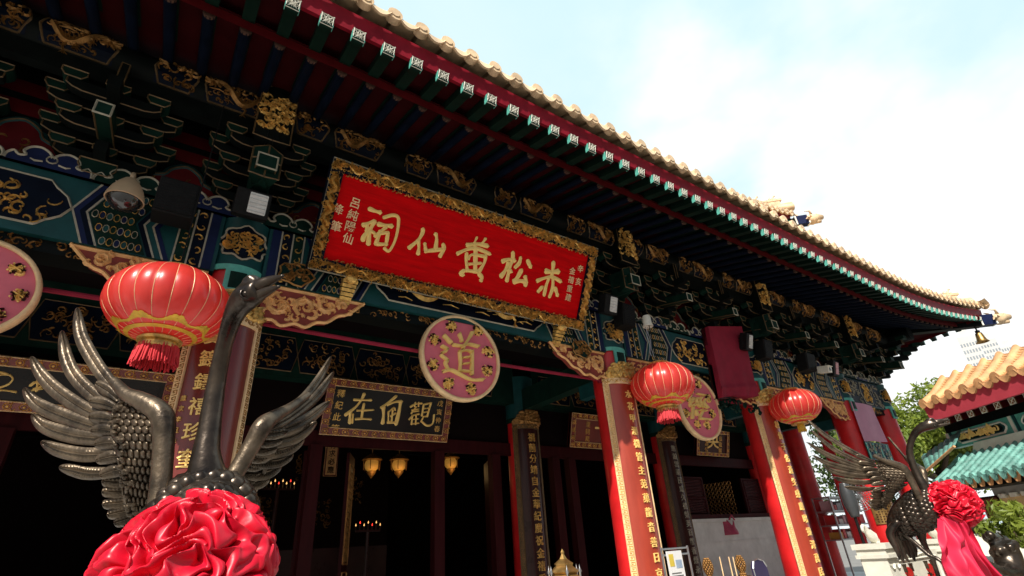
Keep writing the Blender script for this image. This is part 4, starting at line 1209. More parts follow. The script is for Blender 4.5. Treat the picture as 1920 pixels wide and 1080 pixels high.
medallion(mc, mR, 'round pink medallion with a golden brush character ringed by eight emblems, below the red sign', DAO, (760, 580, 6.0),
          [WPL(760 + x / 6, 580 + y / 6, mpl) for x, y in ((515, 195), (810, 245), (920, 480), (918, 690), (735, 900), (480, 840), (312, 620), (318, 345))], 3)
m2 = W(1311, 763, 4.82); mpl = PL(m2)
medallion(m2, mR, 'round pink medallion with a golden character peeping out behind the second lantern', JING, (1100, 620, 6.0),
          [WPL(1100 + x / 6, 620 + y / 6, mpl) for x, y in ((1250, 605), (1362, 765), (1405, 935), (1352, 1065), (1240, 1055), (1110, 930))] + [(-.24, .12), (-.1, .27)], 5)
m0 = W(-62, 536, 4.82); mR *= .78
medallion(m0, mR, 'round pink medallion cut off by the left edge of the photo', None, None, [(mR * .74 * math.cos(RAD(a)), mR * .74 * math.sin(RAD(a))) for a in (-3, -42, 42, 90, 135, 180, 225, 268)], 9)

# ------------------------------------------------------------------ lanterns
class EL:
    def __init__(s, c, a, h): s.c, s.a, s.h = V(c), a, h
    def pt(s, u, b, q=0.0):
        return s.c + V(((s.a + q) * math.cos(b) * math.sin(u), -(s.a + q) * math.cos(b) * math.cos(u), (s.h + q) * math.sin(b)))
def lantern(px, py, a, label, tassel, Y=4.35):
    c = W(px, py, Y); h = a * .70; N = 22
    t = thing('lantern', c + V((0, 0, -h)), label, 'lantern', 'red silk lanterns hung along the eaves')
    el = EL(c, a, h)
    mb = MB(); nu = N * 6
    def fn(u, v):
        th = 2 * math.pi * u; b = RAD(-72) + RAD(144) * v
        k = abs(math.sin(N * th / 2))
        p = el.pt(th, b, 0); q = p - c
        s = 1 - .028 * (1 - k ** .6) * math.cos(b)
        return c + V((q.x * s, q.y * s, q.z))
    mb.grid(fn, nu, 30, 0)
    mb.build('shade', M_SILK, t, True)
    mb = MB()
    for i in range(N):
        th = 2 * math.pi * i / N
        P = []
        for j in range(19):
            q = el.pt(th, RAD(-70 + 140 * j / 18), 0) - c
            P.append(c + V((q.x * .977, q.y * .977, q.z * 1.0)))
        mb.tube(P, .0026, 4)
    mb.build('rib_wire', M_CREAM, t)
    mb = MB()                                    # gold foil clouds and ring on the underside
    e2 = EL(c, a * 1.004, h * 1.004)
    for i in range(8):
        th0 = 2 * math.pi * (i + .3) / 8
        for dx, dy, r in ((0, 0, .085), (-.10, -.02, .07), (.10, -.02, .07), (-.05, .05, .06), (.06, .05, .06), (.17, -.06, .05), (-.17, -.06, .05)):
            cb = RAD(-46) + dy * .8; pts = []
            for j in range(9):
                an = 2 * math.pi * j / 9
                pts.append(e2.pt(th0 + (dx + r * math.cos(an)) / max(.2, math.cos(cb)) * .8, cb + r * .9 * math.sin(an), .002 + .0015 * (dx > 0) + .001 * (dy > 0)))
            mb.add(pts, [tuple(range(9))], 0)
        for s in (-1, 1):
            mb.ridge(e2, [(th0 + s * x, RAD(-47 - 12 * x)) for x in (.0, .1, .2, .3, .39)], .06, .003, 0, .002)
    mb.grid(lambda u, v: e2.pt(2 * math.pi * u, RAD(-62 + 5 * v), .003), 60, 1)
    mb.build('foil_pattern', M_FOIL, t)
    mb = MB(); rb = a * math.cos(RAD(72)) * 1.02; zb = -h * math.sin(RAD(72))
    mb.lathe(c, [(rb * .3, zb - .0), (rb, zb), (rb + .012, zb - .012), (rb + .008, zb - .03), (rb * .85, zb - .034), (.0, zb - .03)], 28, 0)
    mb.build('bottom_ring', M_GOLD, t, True, 40); mb = MB()
    mb.lathe(c, [(0, -zb + .03), (rb * .9, -zb + .03), (rb + .01, -zb + .02), (rb, -zb)], 28, 0)
    mb.build('top_ring', M_GOLD, t, True, 40)
    mb = MB(); g = random.Random(int(px))
    rt, L = (rb * .98, a * .42) if tassel == 'red' else (rb * .42, a * .30)
    zt = zb - .03
    mb.lathe(c, [(rt * .9, zt), (rt, zt - .02), (rt * 1.02, zt - .05), (rt * .94, zt - .06)], 28, 1)
    for i in range(150 if tassel == 'red' else 60):
        th = g.uniform(0, 6.283); r = rt * (.82 + .16 * g.random()); l = L * g.uniform(.86, 1.05)
        p = V((math.cos(th) * r, math.sin(th) * r, 0)); o = 1.10 + .14 * g.random()
        mb.tube([c + p + V((0, 0, zt - .03)), c + p * (1 + .5 * (o - 1)) + V((0, 0, zt - l * .5)), c + p * o + V((g.uniform(-.01, .01), g.uniform(-.01, .01), zt - l))], [.009, .008, .005], 4, 0, False)
    mb.build('tassel', [M_TASSEL, M_GOLD] if tassel == 'red' else [M_FOIL, M_FOIL], t)
    mb = MB(); mb.tube([c + V((0, 0, -zb + .02)), V((c.x, c.y + .06, 4.05))], .006, 6); mb.build('cord', M_BLACK, t)
    return c
lantern(318, 572, .425, 'big red silk lantern with a red tassel beside the head of the near bronze crane', 'red')
lantern(1242, 722, .425, 'red silk lantern with a red tassel overlapping a pink medallion', 'red')
lantern(1490, 762, .41, 'farthest red silk lantern with a short yellow tail', 'yellow')
# ------------------------------------------------------------------ bronze cranes
M_PLUME = mat('scaled bronze', (0.105, 0.076, 0.048), 0.32, 0.8, var=0.5, scale=9, bump=0.0, col2=(0.035, 0.026, 0.018))
_t = M_PLUME.node_tree
_v = _t.nodes.new('ShaderNodeTexVoronoi'); _v.inputs['Scale'].default_value = 26
_c = _t.nodes.new('ShaderNodeTexCoord'); _b = _t.nodes.new('ShaderNodeBump'); _b.inputs['Strength'].default_value = 0.9; _b.inputs['Distance'].default_value = 0.012; _b.invert = True
_t.links.new(_c.outputs['Object'], _v.inputs['Vector']); _t.links.new(_v.outputs['Distance'], _b.inputs['Height']); _t.links.new(_b.outputs['Normal'], _t.nodes['Principled BSDF'].inputs['Normal'])

def plume(mb, pts, wid, dfn, th=.010, barb=.0042, n=44, bend=0.0):
    """one cast feather: pts from root to tip in px of the near crane, wid its widths in px, dfn(px, py) its depth"""
    P = crom([(*p, w) for p, w in zip(pts, wid)], max(4, n // (len(pts) - 1)))
    m = len(P); vs = []
    K = (-1, -.72, -.42, -.14, 0, .14, .42, .72, 1)
    for i, (x, y, w) in enumerate(P):
        q0, q1 = P[max(i - 1, 0)], P[min(i + 1, m - 1)]
        dx, dy = q1[0] - q0[0], q1[1] - q0[1]; l = math.hypot(dx, dy) or 1
        nx, ny = -dy / l, dx / l
        Y = dfn(x, y); t = i / (m - 1)
        w = w * .52 * math.sqrt(max(0.0, 1 - max(0, (t - .82) / .18) ** 2)) + .15
        for j, k in enumerate(K):
            prof = (0, .55, .8, .72, 1.35, .72, .8, .55, 0)[j]
            h = th * prof + (barb * (i % 2) if j in (1, 2, 6, 7) else 0)
            vs.append(W(x + nx * w * k, y + ny * w * k, Y - h + bend * k * k + .0007 * w * k * (1 if ny > 0 else -1)))
        vs.append(W(x, y, Y + th * .8))
    c = len(K) + 1
    fs = []
    for i in range(m - 1):
        for j in range(len(K) - 1):
            fs.append((i * c + j, i * c + j + 1, (i + 1) * c + j + 1, (i + 1) * c + j))
        fs.append((i * c + c - 2, i * c + c - 1, (i + 1) * c + c - 1, (i + 1) * c + c - 2)); fs.append((i * c + c - 1, i * c, (i + 1) * c, (i + 1) * c + c - 1))
    mb.add(vs, fs)

CRANE = thing('bronze_crane', (.19, 1.9, GZ), 'near bronze crane in the foreground with both wings raised', 'statue', 'bronze cranes before the hall')
# body: one fused casting of neck, head, torso and legs
mb = MB()
neck = [(V((.185, 1.93, .17)), .13), (V((.178, 1.855, .25)), .066), (W(386, 855, 1.845), .042), (W(391, 815, 1.85), .035), (W(399, 760, 1.85), .031), (W(409, 700, 1.835), .028), (W(421, 645, 1.79), .026), (W(434, 602, 1.735), .030), (W(449, 572, 1.675), .038), (W(464, 556, 1.625), .043), (W(476, 549, 1.59), .038), (W(486, 543, 1.56), .030)]
neck = [tuple(p) + (r,) for p, r in neck]; neck = crom(neck, 4)
mb.tube([p[:3] for p in neck], [p[3] for p in neck], 16)
mb.blob(W(473, 527, 1.60), .030, .035, .016, 12, 8)
for s in ((456, 560, 1.585), (478, 562, 1.60)): mb.blob(W(*s), .011, .011, .011, 10, 8)
tor = crom([(.19, 1.74, .13, .05), (.19, 1.82, .15, .125), (.19, 1.93, .13, .155), (.19, 2.04, .09, .14), (.19, 2.14, .03, .10), (.19, 2.21, -.05, .05)], 4)
mb.tube([p[:3] for p in tor], [p[3] for p in tor], 18)
OX = 5.38
def RW(px, py): p = WX(px, py, 5.57); return p - V((OX, 0, 0))
for sx, pts in ((.06, [(1716, 972, .075), (1720, 990, .05), (1724, 1012, .030), (1733, 1030, .020), (1743, 1048, .021), (1753, 1078, .018)]), (-.05, [(1694, 975, .07), (1692, 993, .045), (1705, 1006, .028), (1722, 1019, .019), (1746, 1040, .019), (1780, 1066, .017)])):
    q = [tuple(RW(a, b) + V((sx, 0, 0))) + (r,) for a, b, r in pts]
    z = q[-1]; q.append((z[0], z[1] + .01, -.80, .018)); q = crom(q, 4)
    mb.tube([p[:3] for p in q], [p[3] for p in q], 10)
    f = V((z[0], z[1], -.80))
    for a in (-.6, 0, .6, 3.14): mb.tube([f, f + V((.11 * math.sin(a), -.11 * math.cos(a), -.012))], [.02, .010], 8)
body = mb.build('body', M_BRONZE, CRANE, True)
rm = body.modifiers.new('fuse', 'REMESH'); rm.mode = 'VOXEL'; rm.voxel_size = .0095; rm.use_smooth_shade = True
sm = body.modifiers.new('smooth', 'SMOOTH'); sm.factor = .5; sm.iterations = 3
mb = MB()
for pts in ([(478, 541, 1.60, .027), (490, 535, 1.56, .023), (508, 526, 1.53, .015), (531, 517, 1.48, .004)], [(478, 556, 1.60, .022), (490, 551, 1.565, .018), (506, 544, 1.53, .012), (524, 537, 1.49, .004)]):
    q = crom([tuple(W(a, b, c)) + (r,) for a, b, c, r in pts], 5); mb.tube([p[:3] for p in q], [p[3] for p in q], 12)
mb.build('beak', M_BRONZE, CRANE, True)
for s_ in ((461, 552, 1.578), (482, 553, 1.615)):
    mb = MB(); mb.blob(W(*s_), .012, .012, .012, 12, 8); mb.tube([W(*s_) + V((.016 * math.cos(i * .7), -.002, .016 * math.sin(i * .7))) for i in range(10)], .004, 5); mb.build('eye', M_BRONZE, CRANE, True)
# breast and belly plumage
mb = MB(); g = random.Random(2)
for i in range(16):
    for j in range(22):
        u = i / 15; p = tor[min(len(tor) - 1, int(u * (len(tor) - 1)))]
        a = 2 * math.pi * (j + .5 * (i % 2)) / 22
        c = V((p[0] + p[3] * .90 * math.cos(a), p[1], p[2] + p[3] * .90 * math.sin(a)))
        mb.blob(c, .031, .036, .030, 8, 5)
mb.build('plumage', M_BRONZE, CRANE, True)
mb = MB()                                        # drooping tail
for i in range(7):
    x = .19 + (i - 3) * .045
    q = crom([(x, 2.08, .06, .03), (x + (i - 3) * .008, 2.17, -.03, .036), (x + (i - 3) * .012, 2.19 - .01 * abs(i - 3), -.16 - .03 * (i % 2), .022), (x + (i - 3) * .012, 2.17, -.23 - .03 * (i % 2), .006)], 4)
    mb.tube([p[:3] for p in q], [p[3] for p in q], 8)
mb.build('tail', M_BRONZE, CRANE, True)
mb = MB(); mb.lathe((.19, 2.0, GZ), [(.5, 0), (.5, .1), (.42, .14), (.38, .3), (.36, .62), (.42, .7), (.45, .78), (0, .78)], 32); mb.build('pedestal', M_STONE, CRANE, True, 40)

# wing on the left of the picture, broad side towards us
def dL(x, y): return 1.90 + .42 * min(1.15, math.hypot(x - 305, y - 800) / 265) + .04 * max(0, (300 - x) / 250)
mb = MB()
PR = [([(236, 752), (213, 727), (180, 683), (152, 630), (145, 576)], [14, 26, 28, 26, 15]), ([(226, 768), (187, 750), (144, 710), (124, 670), (116, 619)], [16, 27, 28, 26, 15]),
      ([(222, 790), (167, 772), (112, 737), (78, 703), (58, 668)], [16, 28, 29, 25, 14]), ([(222, 808), (173, 799), (117, 780), (68, 757), (44, 727)], [16, 27, 29, 26, 15]),
      ([(226, 826), (180, 822), (133, 816), (84, 800), (59, 776)], [15, 26, 29, 26, 15]), ([(232, 848), (187, 852), (150, 852), (107, 843), (76, 828)], [15, 24, 27, 25, 14]),
      ([(238, 882), (190, 887), (160, 887), (138, 882), (110, 876)], [14, 22, 24, 23, 14])]
for q, (p, w) in enumerate(PR): plume(mb, p, w, lambda x, y: dL(x, y) + .012 + .004 * q, .016)
for q, (a, b) in enumerate((((250, 905), (190, 903)), ((252, 922), (190, 922)), ((256, 938), (191, 946)), ((262, 950), (200, 966)), ((268, 960), (213, 982)), ((275, 966), (232, 990)))):
    plume(mb, [a, ((a[0] + b[0]) / 2, (a[1] + b[1]) / 2 + 2), b], [14, 23, 16], lambda x, y: dL(x, y) - .004 - .004 * q, .014, n=18)
for q, (a, b) in enumerate((((222, 750), (178, 718)), ((222, 768), (166, 752)), ((222, 791), (165, 782)), ((226, 811), (169, 808)), ((230, 832), (176, 834)), ((236, 856), (179, 864)), ((240, 880), (186, 893)))):
    plume(mb, [a, ((a[0] + b[0]) / 2, (a[1] + b[1]) / 2 - 3), b], [14, 24, 15], lambda x, y: dL(x, y) - .022, .014, n=18)
# scaled inner wing between the arm and the coverts
outer = crom([(232, 742), (208, 775), (208, 815), (220, 865), (226, 905), (236, 960), (262, 985)], 8); inner = crom([(262, 752), (305, 778), (312, 820), (306, 870), (300, 920), (292, 960), (285, 985)], 8)
nu, nv = 48, 96
def memb(u, v):
    i = v * (len(outer) - 1); k = min(int(i), len(outer) - 2); f = i - k
    ax, ay = outer[k][0] * (1 - f) + outer[k + 1][0] * f, outer[k][1] * (1 - f) + outer[k + 1][1] * f
    bx, by = inner[k][0] * (1 - f) + inner[k + 1][0] * f, inner[k][1] * (1 - f) + inner[k + 1][1] * f
    x, y = ax + (bx - ax) * u, ay + (by - ay) * u
    # overlapping round scales
    r, c = v * 19, u * 8 + (.5 if int(v * 19) % 2 else 0)
    fr, fc = (r % 1) - .5, (c % 1) - .5
    d = max(0.0, 1 - 3.3 * (fr * fr + fc * fc))
    return W(x, y, dL(x, y) - .03 - .012 * math.sin(math.pi * u) - .014 * d ** .5)
mb.grid(memb, nu * 2, nv * 2)
for i in range(60):                              # small loose plumes where the scales end
    t = rnd.random(); k = int(t * (len(outer) - 1)); x, y = outer[k]; x += rnd.uniform(4, 24); y += rnd.uniform(-5, 5)
    mb.blob(W(x, y, dL(x, y) - .045), .012, .012, .009, 7, 4)
arm = crom([(292, 1000, 1.86, .030), (297, 950, 1.865, .029), (303, 890, 1.87, .028), (307, 830, 1.875, .029), (306, 788, 1.88, .033), (294, 768, 1.895, .031), (262, 750, 1.935, .026), (236, 738, 1.97, .020), (214, 715, 2.02, .015)], 5)
mb.tube([W(p[0], p[1], p[2]) for p in arm], [p[3] for p in arm], 14)
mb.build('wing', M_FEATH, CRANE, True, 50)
# wing on the right of the picture, seen nearly edge on
def dR(x, y): return 1.85 + .22 * min(1.2, math.hypot(x - 495, y - 800) / 180) + .0016 * max(0, y - 795)
mb = MB()
for q, (p, w) in enumerate(([[(495, 797), (530, 772), (566, 750), (597, 712), (621, 668)], [14, 16, 17, 15, 8]], [[(500, 806), (540, 786), (575, 760), (600, 735), (626, 697)], [14, 18, 18, 16, 9]], [[(498, 818), (540, 805), (570, 790), (595, 772), (618, 752)], [16, 22, 22, 18, 9]],
                             [[(490, 835), (530, 825), (560, 815), (594, 790)], [18, 26, 24, 12]], [[(480, 850), (515, 846), (545, 838), (570, 822)], [18, 26, 24, 12]], [[(470, 868), (500, 866), (527, 862), (550, 850)], [18, 26, 24, 12]], [[(458, 890), (482, 888), (505, 884), (528, 872)], [18, 26, 24, 12]], [[(447, 908), (468, 908), (488, 904), (505, 895)], [18, 24, 22, 12]])):
    plume(mb, p, w, lambda x, y: dR(x, y) + .03 - .004 * q, .012)
for i in range(7):
    a = (488 - 8 * i, 815 + 15 * i); b = (a[0] + 52 - 2 * i, a[1] - 6)
    plume(mb, [a, ((a[0] + b[0]) / 2, (a[1] + b[1]) / 2 + 2), b], [14, 20, 12], lambda x, y: dR(x, y) + .005, .012, n=18)
arm = crom([(402, 960, 1.86, .024), (418, 925, 1.86, .027), (446, 880, 1.86, .027), (474, 832, 1.855, .028), (492, 800, 1.85, .031), (512, 783, 1.87, .024), (545, 764, 1.93, .017), (578, 740, 1.98, .012)], 5)
mb.tube([W(p[0], p[1], p[2]) for p in arm], [p[3] for p in arm], 14)
mb.grid(lambda u, v: W(410 + 84 * v + (62 - 20 * v) * u, 935 - 135 * v + 8 * u, dR(410 + 84 * v + 60 * u, 935 - 135 * v) + .012 - .008 * math.sin(25 * v) * math.sin(18 * u)), 24, 30)
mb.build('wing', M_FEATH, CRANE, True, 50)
far_crane = copy_tree(CRANE)
far_crane.location = CRANE.location + V((OX, 0, 0))
far_crane['label'] = 'far bronze crane seen from its side beside the white balustrade'

# ------------------------------------------------------------------ satin rosettes
def rosette(c, R, label, seed, face, tails, DEN=9.0):
    t = thing('satin_rosette', c, label, 'rosette', 'satin rosettes tied to the cranes')
    c = V(c); ax = V(face).normalized(); e1 = ax.orthogonal().normalized(); e2 = ax.cross(e1)
    g = random.Random(seed)
    mb = MB()
    so_ = V((seed * 1.7, seed * .9, 3.3))
    def fold(u, v):                              # satin gathered into meandering folds
        th, la = 2 * math.pi * u, math.pi * (v - .5) * .999
        d = ax * math.sin(la) + (e1 * math.cos(th) + e2 * math.sin(th)) * math.cos(la)
        n1 = noise.noise(d * 1.5 + so_); n2 = noise.noise(d * 3.6 + so_ * 2); n3 = noise.noise(d * 9 + so_)
        ph = DEN * n1 + DEN * .42 * n2 + .5 * n3 + 3.5 * math.atan2(d.z + .3, d.x + .2)
        c1 = abs(math.cos(ph)); crest = c1 ** .62
        n4 = noise.noise(d * 2.7 + so_ * 3)
        r = R * (.70 + .25 * crest + .09 * n4 + .015 * n3 * crest)
        # lean of the folds over one another
        gx = V((noise.noise(d * 3.6 + V((7, 1, 2)) + so_), noise.noise(d * 3.6 + V((1, 8, 3)) + so_), noise.noise(d * 3.6 + V((2, 4, 9)) + so_)))
        gx -= d * gx.dot(d)
        return c + d * r + gx * R * .16 * crest + gx * R * .06 * math.sin(2 * ph)
    mb.grid(fold, 420, 220)
    mb.build('ruffles', M_SATIN, t, True)
    for q, (pts, ws) in enumerate(tails):
        mb = MB(); P = crom([tuple(p) + (w,) for p, w in zip(pts, ws)], 8); m = len(P)
        right = CR @ V((1, 0, 0)); fw = CR @ V((0, 0, 1))
        def ft(u, v):
            i = v * (m - 1); k = min(int(i), m - 2); f = i - k
            p = V([P[k][z] * (1 - f) + P[k + 1][z] * f for z in range(3)]); w = P[k][3] * (1 - f) + P[k + 1][3] * f
            return p + right * w * (u - .5) + fw * (.040 * math.sin(u * 11 + q + 2.5 * v) + .022 * math.sin(u * 19 - 4 * v + q) + .03 * noise.noise(V((u * 4, v * 5, q + 1.0)))) + right * .03 * math.sin(v * 7 + q) * v
        mb.grid(ft, 48, 40); mb.build('ribbon_tail', M_PSATIN, t, True)
    if tails:
        mb = MB(); mb.tube([c + V((-.02, .10, .12)), c + V((-.02, .2, .19)), c + V((-.02, .28, .2))], [.012, .010, .008], 6); mb.build('tie', M_SATIN, t, True)
    return t
rosette(W(354, 1088, 1.62), .208, 'big crimson satin rosette filling the bottom left foreground on the breast of the near crane', 4, (.25, .45, -.86), (), 11.0)
rc = W(1788, 945, 1.70)
rosette(rc, .198, 'crimson satin rosette with long pink red ribbon tails on the far crane', 9, (.55, -.8, -.25),
        (([W(1772, 972, 1.69), W(1785, 1010, 1.69), W(1800, 1050, 1.69), W(1818, 1100, 1.69)], [.12, .24, .27, .30]), ([W(1795, 972, 1.68), W(1812, 1005, 1.68), W(1835, 1050, 1.68), W(1862, 1100, 1.68)], [.10, .14, .16, .20])))
# ------------------------------------------------------------------ fixtures on the beams
def speaker(px, py, w, h, d, label, Y=4.52, turn=0.0):
    c = W(px, py, Y); t = thing('loudspeaker', c + V((0, d / 2, -h / 2)), label, 'speaker', 'black loudspeakers on the beams')
    ct, st = math.cos(turn), math.sin(turn); ax, ay, az = V((ct, st, 0)), V((-st, ct, 0)), V((0, -.16, 1)).normalized()
    cc = c + ay * d / 2
    mb = MB(); mb.obox(cc, ax * w / 2, ay * d / 2, az * h / 2); ob = mb.build('cabinet', M_BLACK, t)
    bv = ob.modifiers.new('soft', 'BEVEL'); bv.width = .012; bv.segments = 2
    pl = PL(cc - ay * (d / 2 + .002), ax, az)
    mb = MB(); mb.slab(pl, roundrect(-w * .44, w * .44, -h * .44, h * .44, .02), -.004, .008)
    for i in range(11): mb.ridge(pl, [(-w * .42, -h * .4 + h * .8 * i / 10), (w * .42, -h * .4 + h * .8 * i / 10)], .006, .004, 0, .008)
    mb.build('grille', M_BLACK, t)
    mb = MB(); mb.tube([cc + ay * d * .4, cc + ay * (d * .5 + .16) - V((0, 0, .05))], .02, 8); mb.build('bracket', M_BLACK, t)
speaker(332, 369, .30, .33, .22, 'large black loudspeaker beside the dome camera', 4.45)
speaker(1180, 590, .25, .33, .2, 'black loudspeaker just right of the red sign', 4.5)
speaker(1441, 654, .28, .34, .2, 'black loudspeaker right of the hanging maroon cloth', 4.5)
speaker(1521, 678, .36, .34, .2, 'wide black loudspeaker above the lantern with the yellow tail', 4.5)

def floodlight(px, py, w, h, label, Y=4.5, tilt=.35, pane=M_GLASS):
    c = W(px, py, Y); t = thing('floodlight', c - V((0, 0, h / 2)), label, 'floodlight', 'floodlights on the beams')
    u, v = V((1, 0, 0)), V((0, -tilt, 1)).normalized(); n = u.cross(v)
    mb = MB(); mb.obox(c - n * .07, u * w / 2, v * h / 2, n * .07); ob = mb.build('housing', M_BLACK, t)
    bv = ob.modifiers.new('soft', 'BEVEL'); bv.width = .012; bv.segments = 2
    pl = PL(c + n * .002, u, v)
    mb = MB(); mb.slab(pl, roundrect(-w * .12, w * .40, -h * .36, h * .40, .01), -.01, .004)
    for i in range(5): mb.ridge(pl, [(-w * .10, -h * .3 + h * .15 * i), (w * .38, -h * .3 + h * .15 * i)], .02, .006, 0, .004)
    mb.build('glass', pane, t)
    mb = MB(); mb.tube([c - n * .07 - u * w * .5, c - n * .12 - u * w * .52 - V((0, 0, .1)), c - n * .12 + u * w * .52 - V((0, 0, .1)), c - n * .07 + u * w * .5], .01, 6)
    for i in range(6): mb.obox(c - n * (.145), u * (w * .45), v * .004, n * .02) if i == 0 else mb.obox(c - n * .145 + v * (h * (i / 6 - .5)), u * (w * .45), v * .004, n * .02)
    mb.build('yoke', M_BLACK, t)
M_PGLASS = mat('pink lamp glass', (0.62, 0.30, 0.33), 0.12, var=0.35, scale=10, spec=0.8)  # pink reflection painted into the base colour of the pane
floodlight(474, 381, .30, .26, 'floodlight with a pale glass pane on the beam above the near column capital', 4.45)
floodlight(1147, 571, .25, .28, 'floodlight with a pale pane at the lower right corner of the red sign', 4.45)
floodlight(1406, 641, .20, .30, 'narrow floodlight right of the hanging maroon cloth', 4.45)
floodlight(1568, 691, .22, .32, 'farthest floodlight, pink reflection painted on its pane, beside a small white camera', 4.45, .3, M_PGLASS)

c = W(238, 362, 4.5)
t = thing('dome_camera', c + V((0, 0, -.16)), 'beige dome security camera with smoked glass hanging under the brackets', 'camera')
mb = MB(); mb.lathe(c, [(.0, .155), (.02, .15), (.05, .13), (.085, .08), (.115, .02), (.135, -.05), (.138, -.075), (.128, -.078), (.12, -.05)], 32); mb.build('housing', M_BEIGE, t, True, 50)
mb = MB(); mb.lathe(c, [(.122, -.062), (.112, -.10), (.085, -.14), (.045, -.163), (0, -.17)], 32); mb.build('dome', M_SMOKE, t, True)
mb = MB(); mb.tube([c + V((0, 0, .14)), c + V((0, 0, .20)), c + V((0, .2, .22)), c + V((0, .45, .18))], .018, 8); mb.build('arm', M_BEIGE, t, True)
c = W(1213, 602, 4.4)
t = thing('cylinder_lamp', c, 'small pale cylinder lamp left of the hanging maroon cloth', 'lamp')
mb = MB(); mb.lathe(c, [(0, .08), (.05, .08), (.06, .06), (.062, -.06), (.075, -.07), (.075, -.09), (.05, -.085), (0, -.07)], 20); mb.build('housing', M_WHITE, t, True, 40)
mb = MB(); g = random.Random(1)
for s in (-1, 1):
    mb.tube([c + V((.02 * s + .012 * math.sin(i * 1.7 + s), .03, -.05 - .06 * i)) for i in range(9)], .006, 5)
mb.tube([c + V((0, .02, .05)), c + V((0, .38, .12))], .012, 6); mb.build('flex', M_STEEL, t)
c = W(1546, 693, 4.4)
t = thing('bullet_camera', c, 'small white box camera beside the pink tinted floodlight', 'camera')
mb = MB(); mb.obox(c, (.075, 0, 0), (0, .1, .02), (0, -.012, .06)); mb.obox(c + V((0, -.10, .04)), (.085, 0, 0), (0, .03, .005), (0, 0, .006)); mb.build('housing', M_WHITE, t)
mb = MB(); mb.lathe(c + V((0, -.10, -.02)), [(.0, .012), (.03, .012), (.036, 0)], 16, 0, (0, -1, 0)); mb.build('lens', M_SMOKE, t)
mb = MB(); mb.tube([c + V((0, .05, .04)), c + V((0, .25, .10))], .014, 6); mb.build('mount', M_WHITE, t)

# cloth hung over the board in the second bay, and the pink banner in the last bay
yb = 4.70
bl, br_ = W(1351, 746, yb), W(1420, 742, yb)
dtl = ray(1325, 613); yt = bl.x / (dtl.x / dtl.y); yt = min(max(yt, 3.9), 4.75)
tl, tr = W(1325, 613, yt), W(1388, 613, yt)
t = thing('draped_board', (bl + br_) / 2, 'maroon cloth draped over a tilted hanging board between two columns', 'cloth')
def dr(u, v):
    a = tl + (tr - tl) * u; b = bl + (br_ - bl) * u; p = a + (b - a) * v
    f = .014 * math.sin(u * 9 + 3 * v) * v + .010 * math.sin(u * 21 + 1) * v * v
    p = p + V((0, -.03 - f - .05 * math.exp(-((v - .88) / .03) ** 2) * .5, 0))
    if v > .9: p += V((.012 * math.sin(u * 14), 0, .02 * math.sin(u * 6)))
    return p
mb = MB(); mb.grid(dr, 30, 40)
for u in (0, 1):
    mb.grid(lambda s, v: dr(u, v) + V((0, .13 * s, 0)), 2, 20)
mb.grid(lambda s, q: dr(q, 1) + V((0, .13 * s, 0)), 2, 10)
mb.build('cloth', M_CLOTH, t, True)
mb = MB(); q = [tl, tr, br_, bl]; mb.add([p + V((0, .04, 0)) for p in q] + [p + V((0, .12, 0)) for p in q], [(0, 1, 2, 3), (7, 6, 5, 4)] + [(i, i + 4, (i + 1) % 4 + 4, (i + 1) % 4) for i in range(4)]); mb.build('board', M_BROWN, t)
mb = MB(); pl = PL(bl + V((.0, .04, -.12))); scroll_fill(mb, pl, -.05, (br_ - bl).x, -.04, .10, 26, .03, .07, .03, .03, 8); mb.build('carved_foot', M_GREEN, t)

t0, t1 = W(1596, 757, 4.72), W(1634, 758, 4.72)
b0_, b1_ = W(1622, 827, 4.72), W(1664, 829, 4.72)
t = thing('pink_banner', (b0_ + b1_) / 2, 'plain pink cloth banner hung between the last two red columns', 'banner')
def bn(u, v):
    a = V((t0.x, 4.72, 2.46)) + (V((t1.x, 4.72, 2.46)) - V((t0.x, 4.72, 2.46))) * u; b = b0_ + (b1_ - b0_) * u
    return a + (b - a) * v + V((0, .012 * math.sin(u * 8 + v * 2), 0))
mb = MB(); mb.grid(bn, 20, 20); mb.build('cloth', M_BANNER, t, True)
mb = MB(); pl = PL(V((b0_.x, 4.73, b0_.z - .36))); wd_ = b1_.x - b0_.x
mb.slab(pl, [(0, 0), (wd_, 0), (wd_, .36), (0, .36)], -.02, 0, 0)
for i in range(7): mb.rect(pl, wd_ * i / 7, wd_ * (i + .35) / 7, .02, .33, 0, .006, 1 if i % 2 else 2)
scroll_fill(mb, pl, .05, wd_ - .05, .04, .32, 40, .02, .05, .016, .012, 7, 3, None, .006)
mb.build('painted_hem', [M_TEAL, M_BLUE, M_MINT, M_PALE], t)

# brass plate round the fourth column
mb = MB(); cy = CY(CX[4], YC, 0, .262); z0, z1 = W(1660, 982, 4.75).z, W(1640, 936, 4.75).z
mb.rect(cy, -.42, .30, z0, z1, 0, .012, 0, 16)
g = random.Random(3)
for i in range(13):
    for j in range(9):
        if g.random() < .9: put_glyph(mb, cy, g.choice('福德壽善信士弟子敬獻'), -.36 + .6 * i / 12, z0 + .04 + (z1 - z0 - .08) * j / 8, .034, .004, 1, .012)
tag(mb.build('brass_plate', [M_BRASS, M_BROWN]), 'brass plate with engraved rows of writing wrapped round a red column behind the far crane', 'plaque')

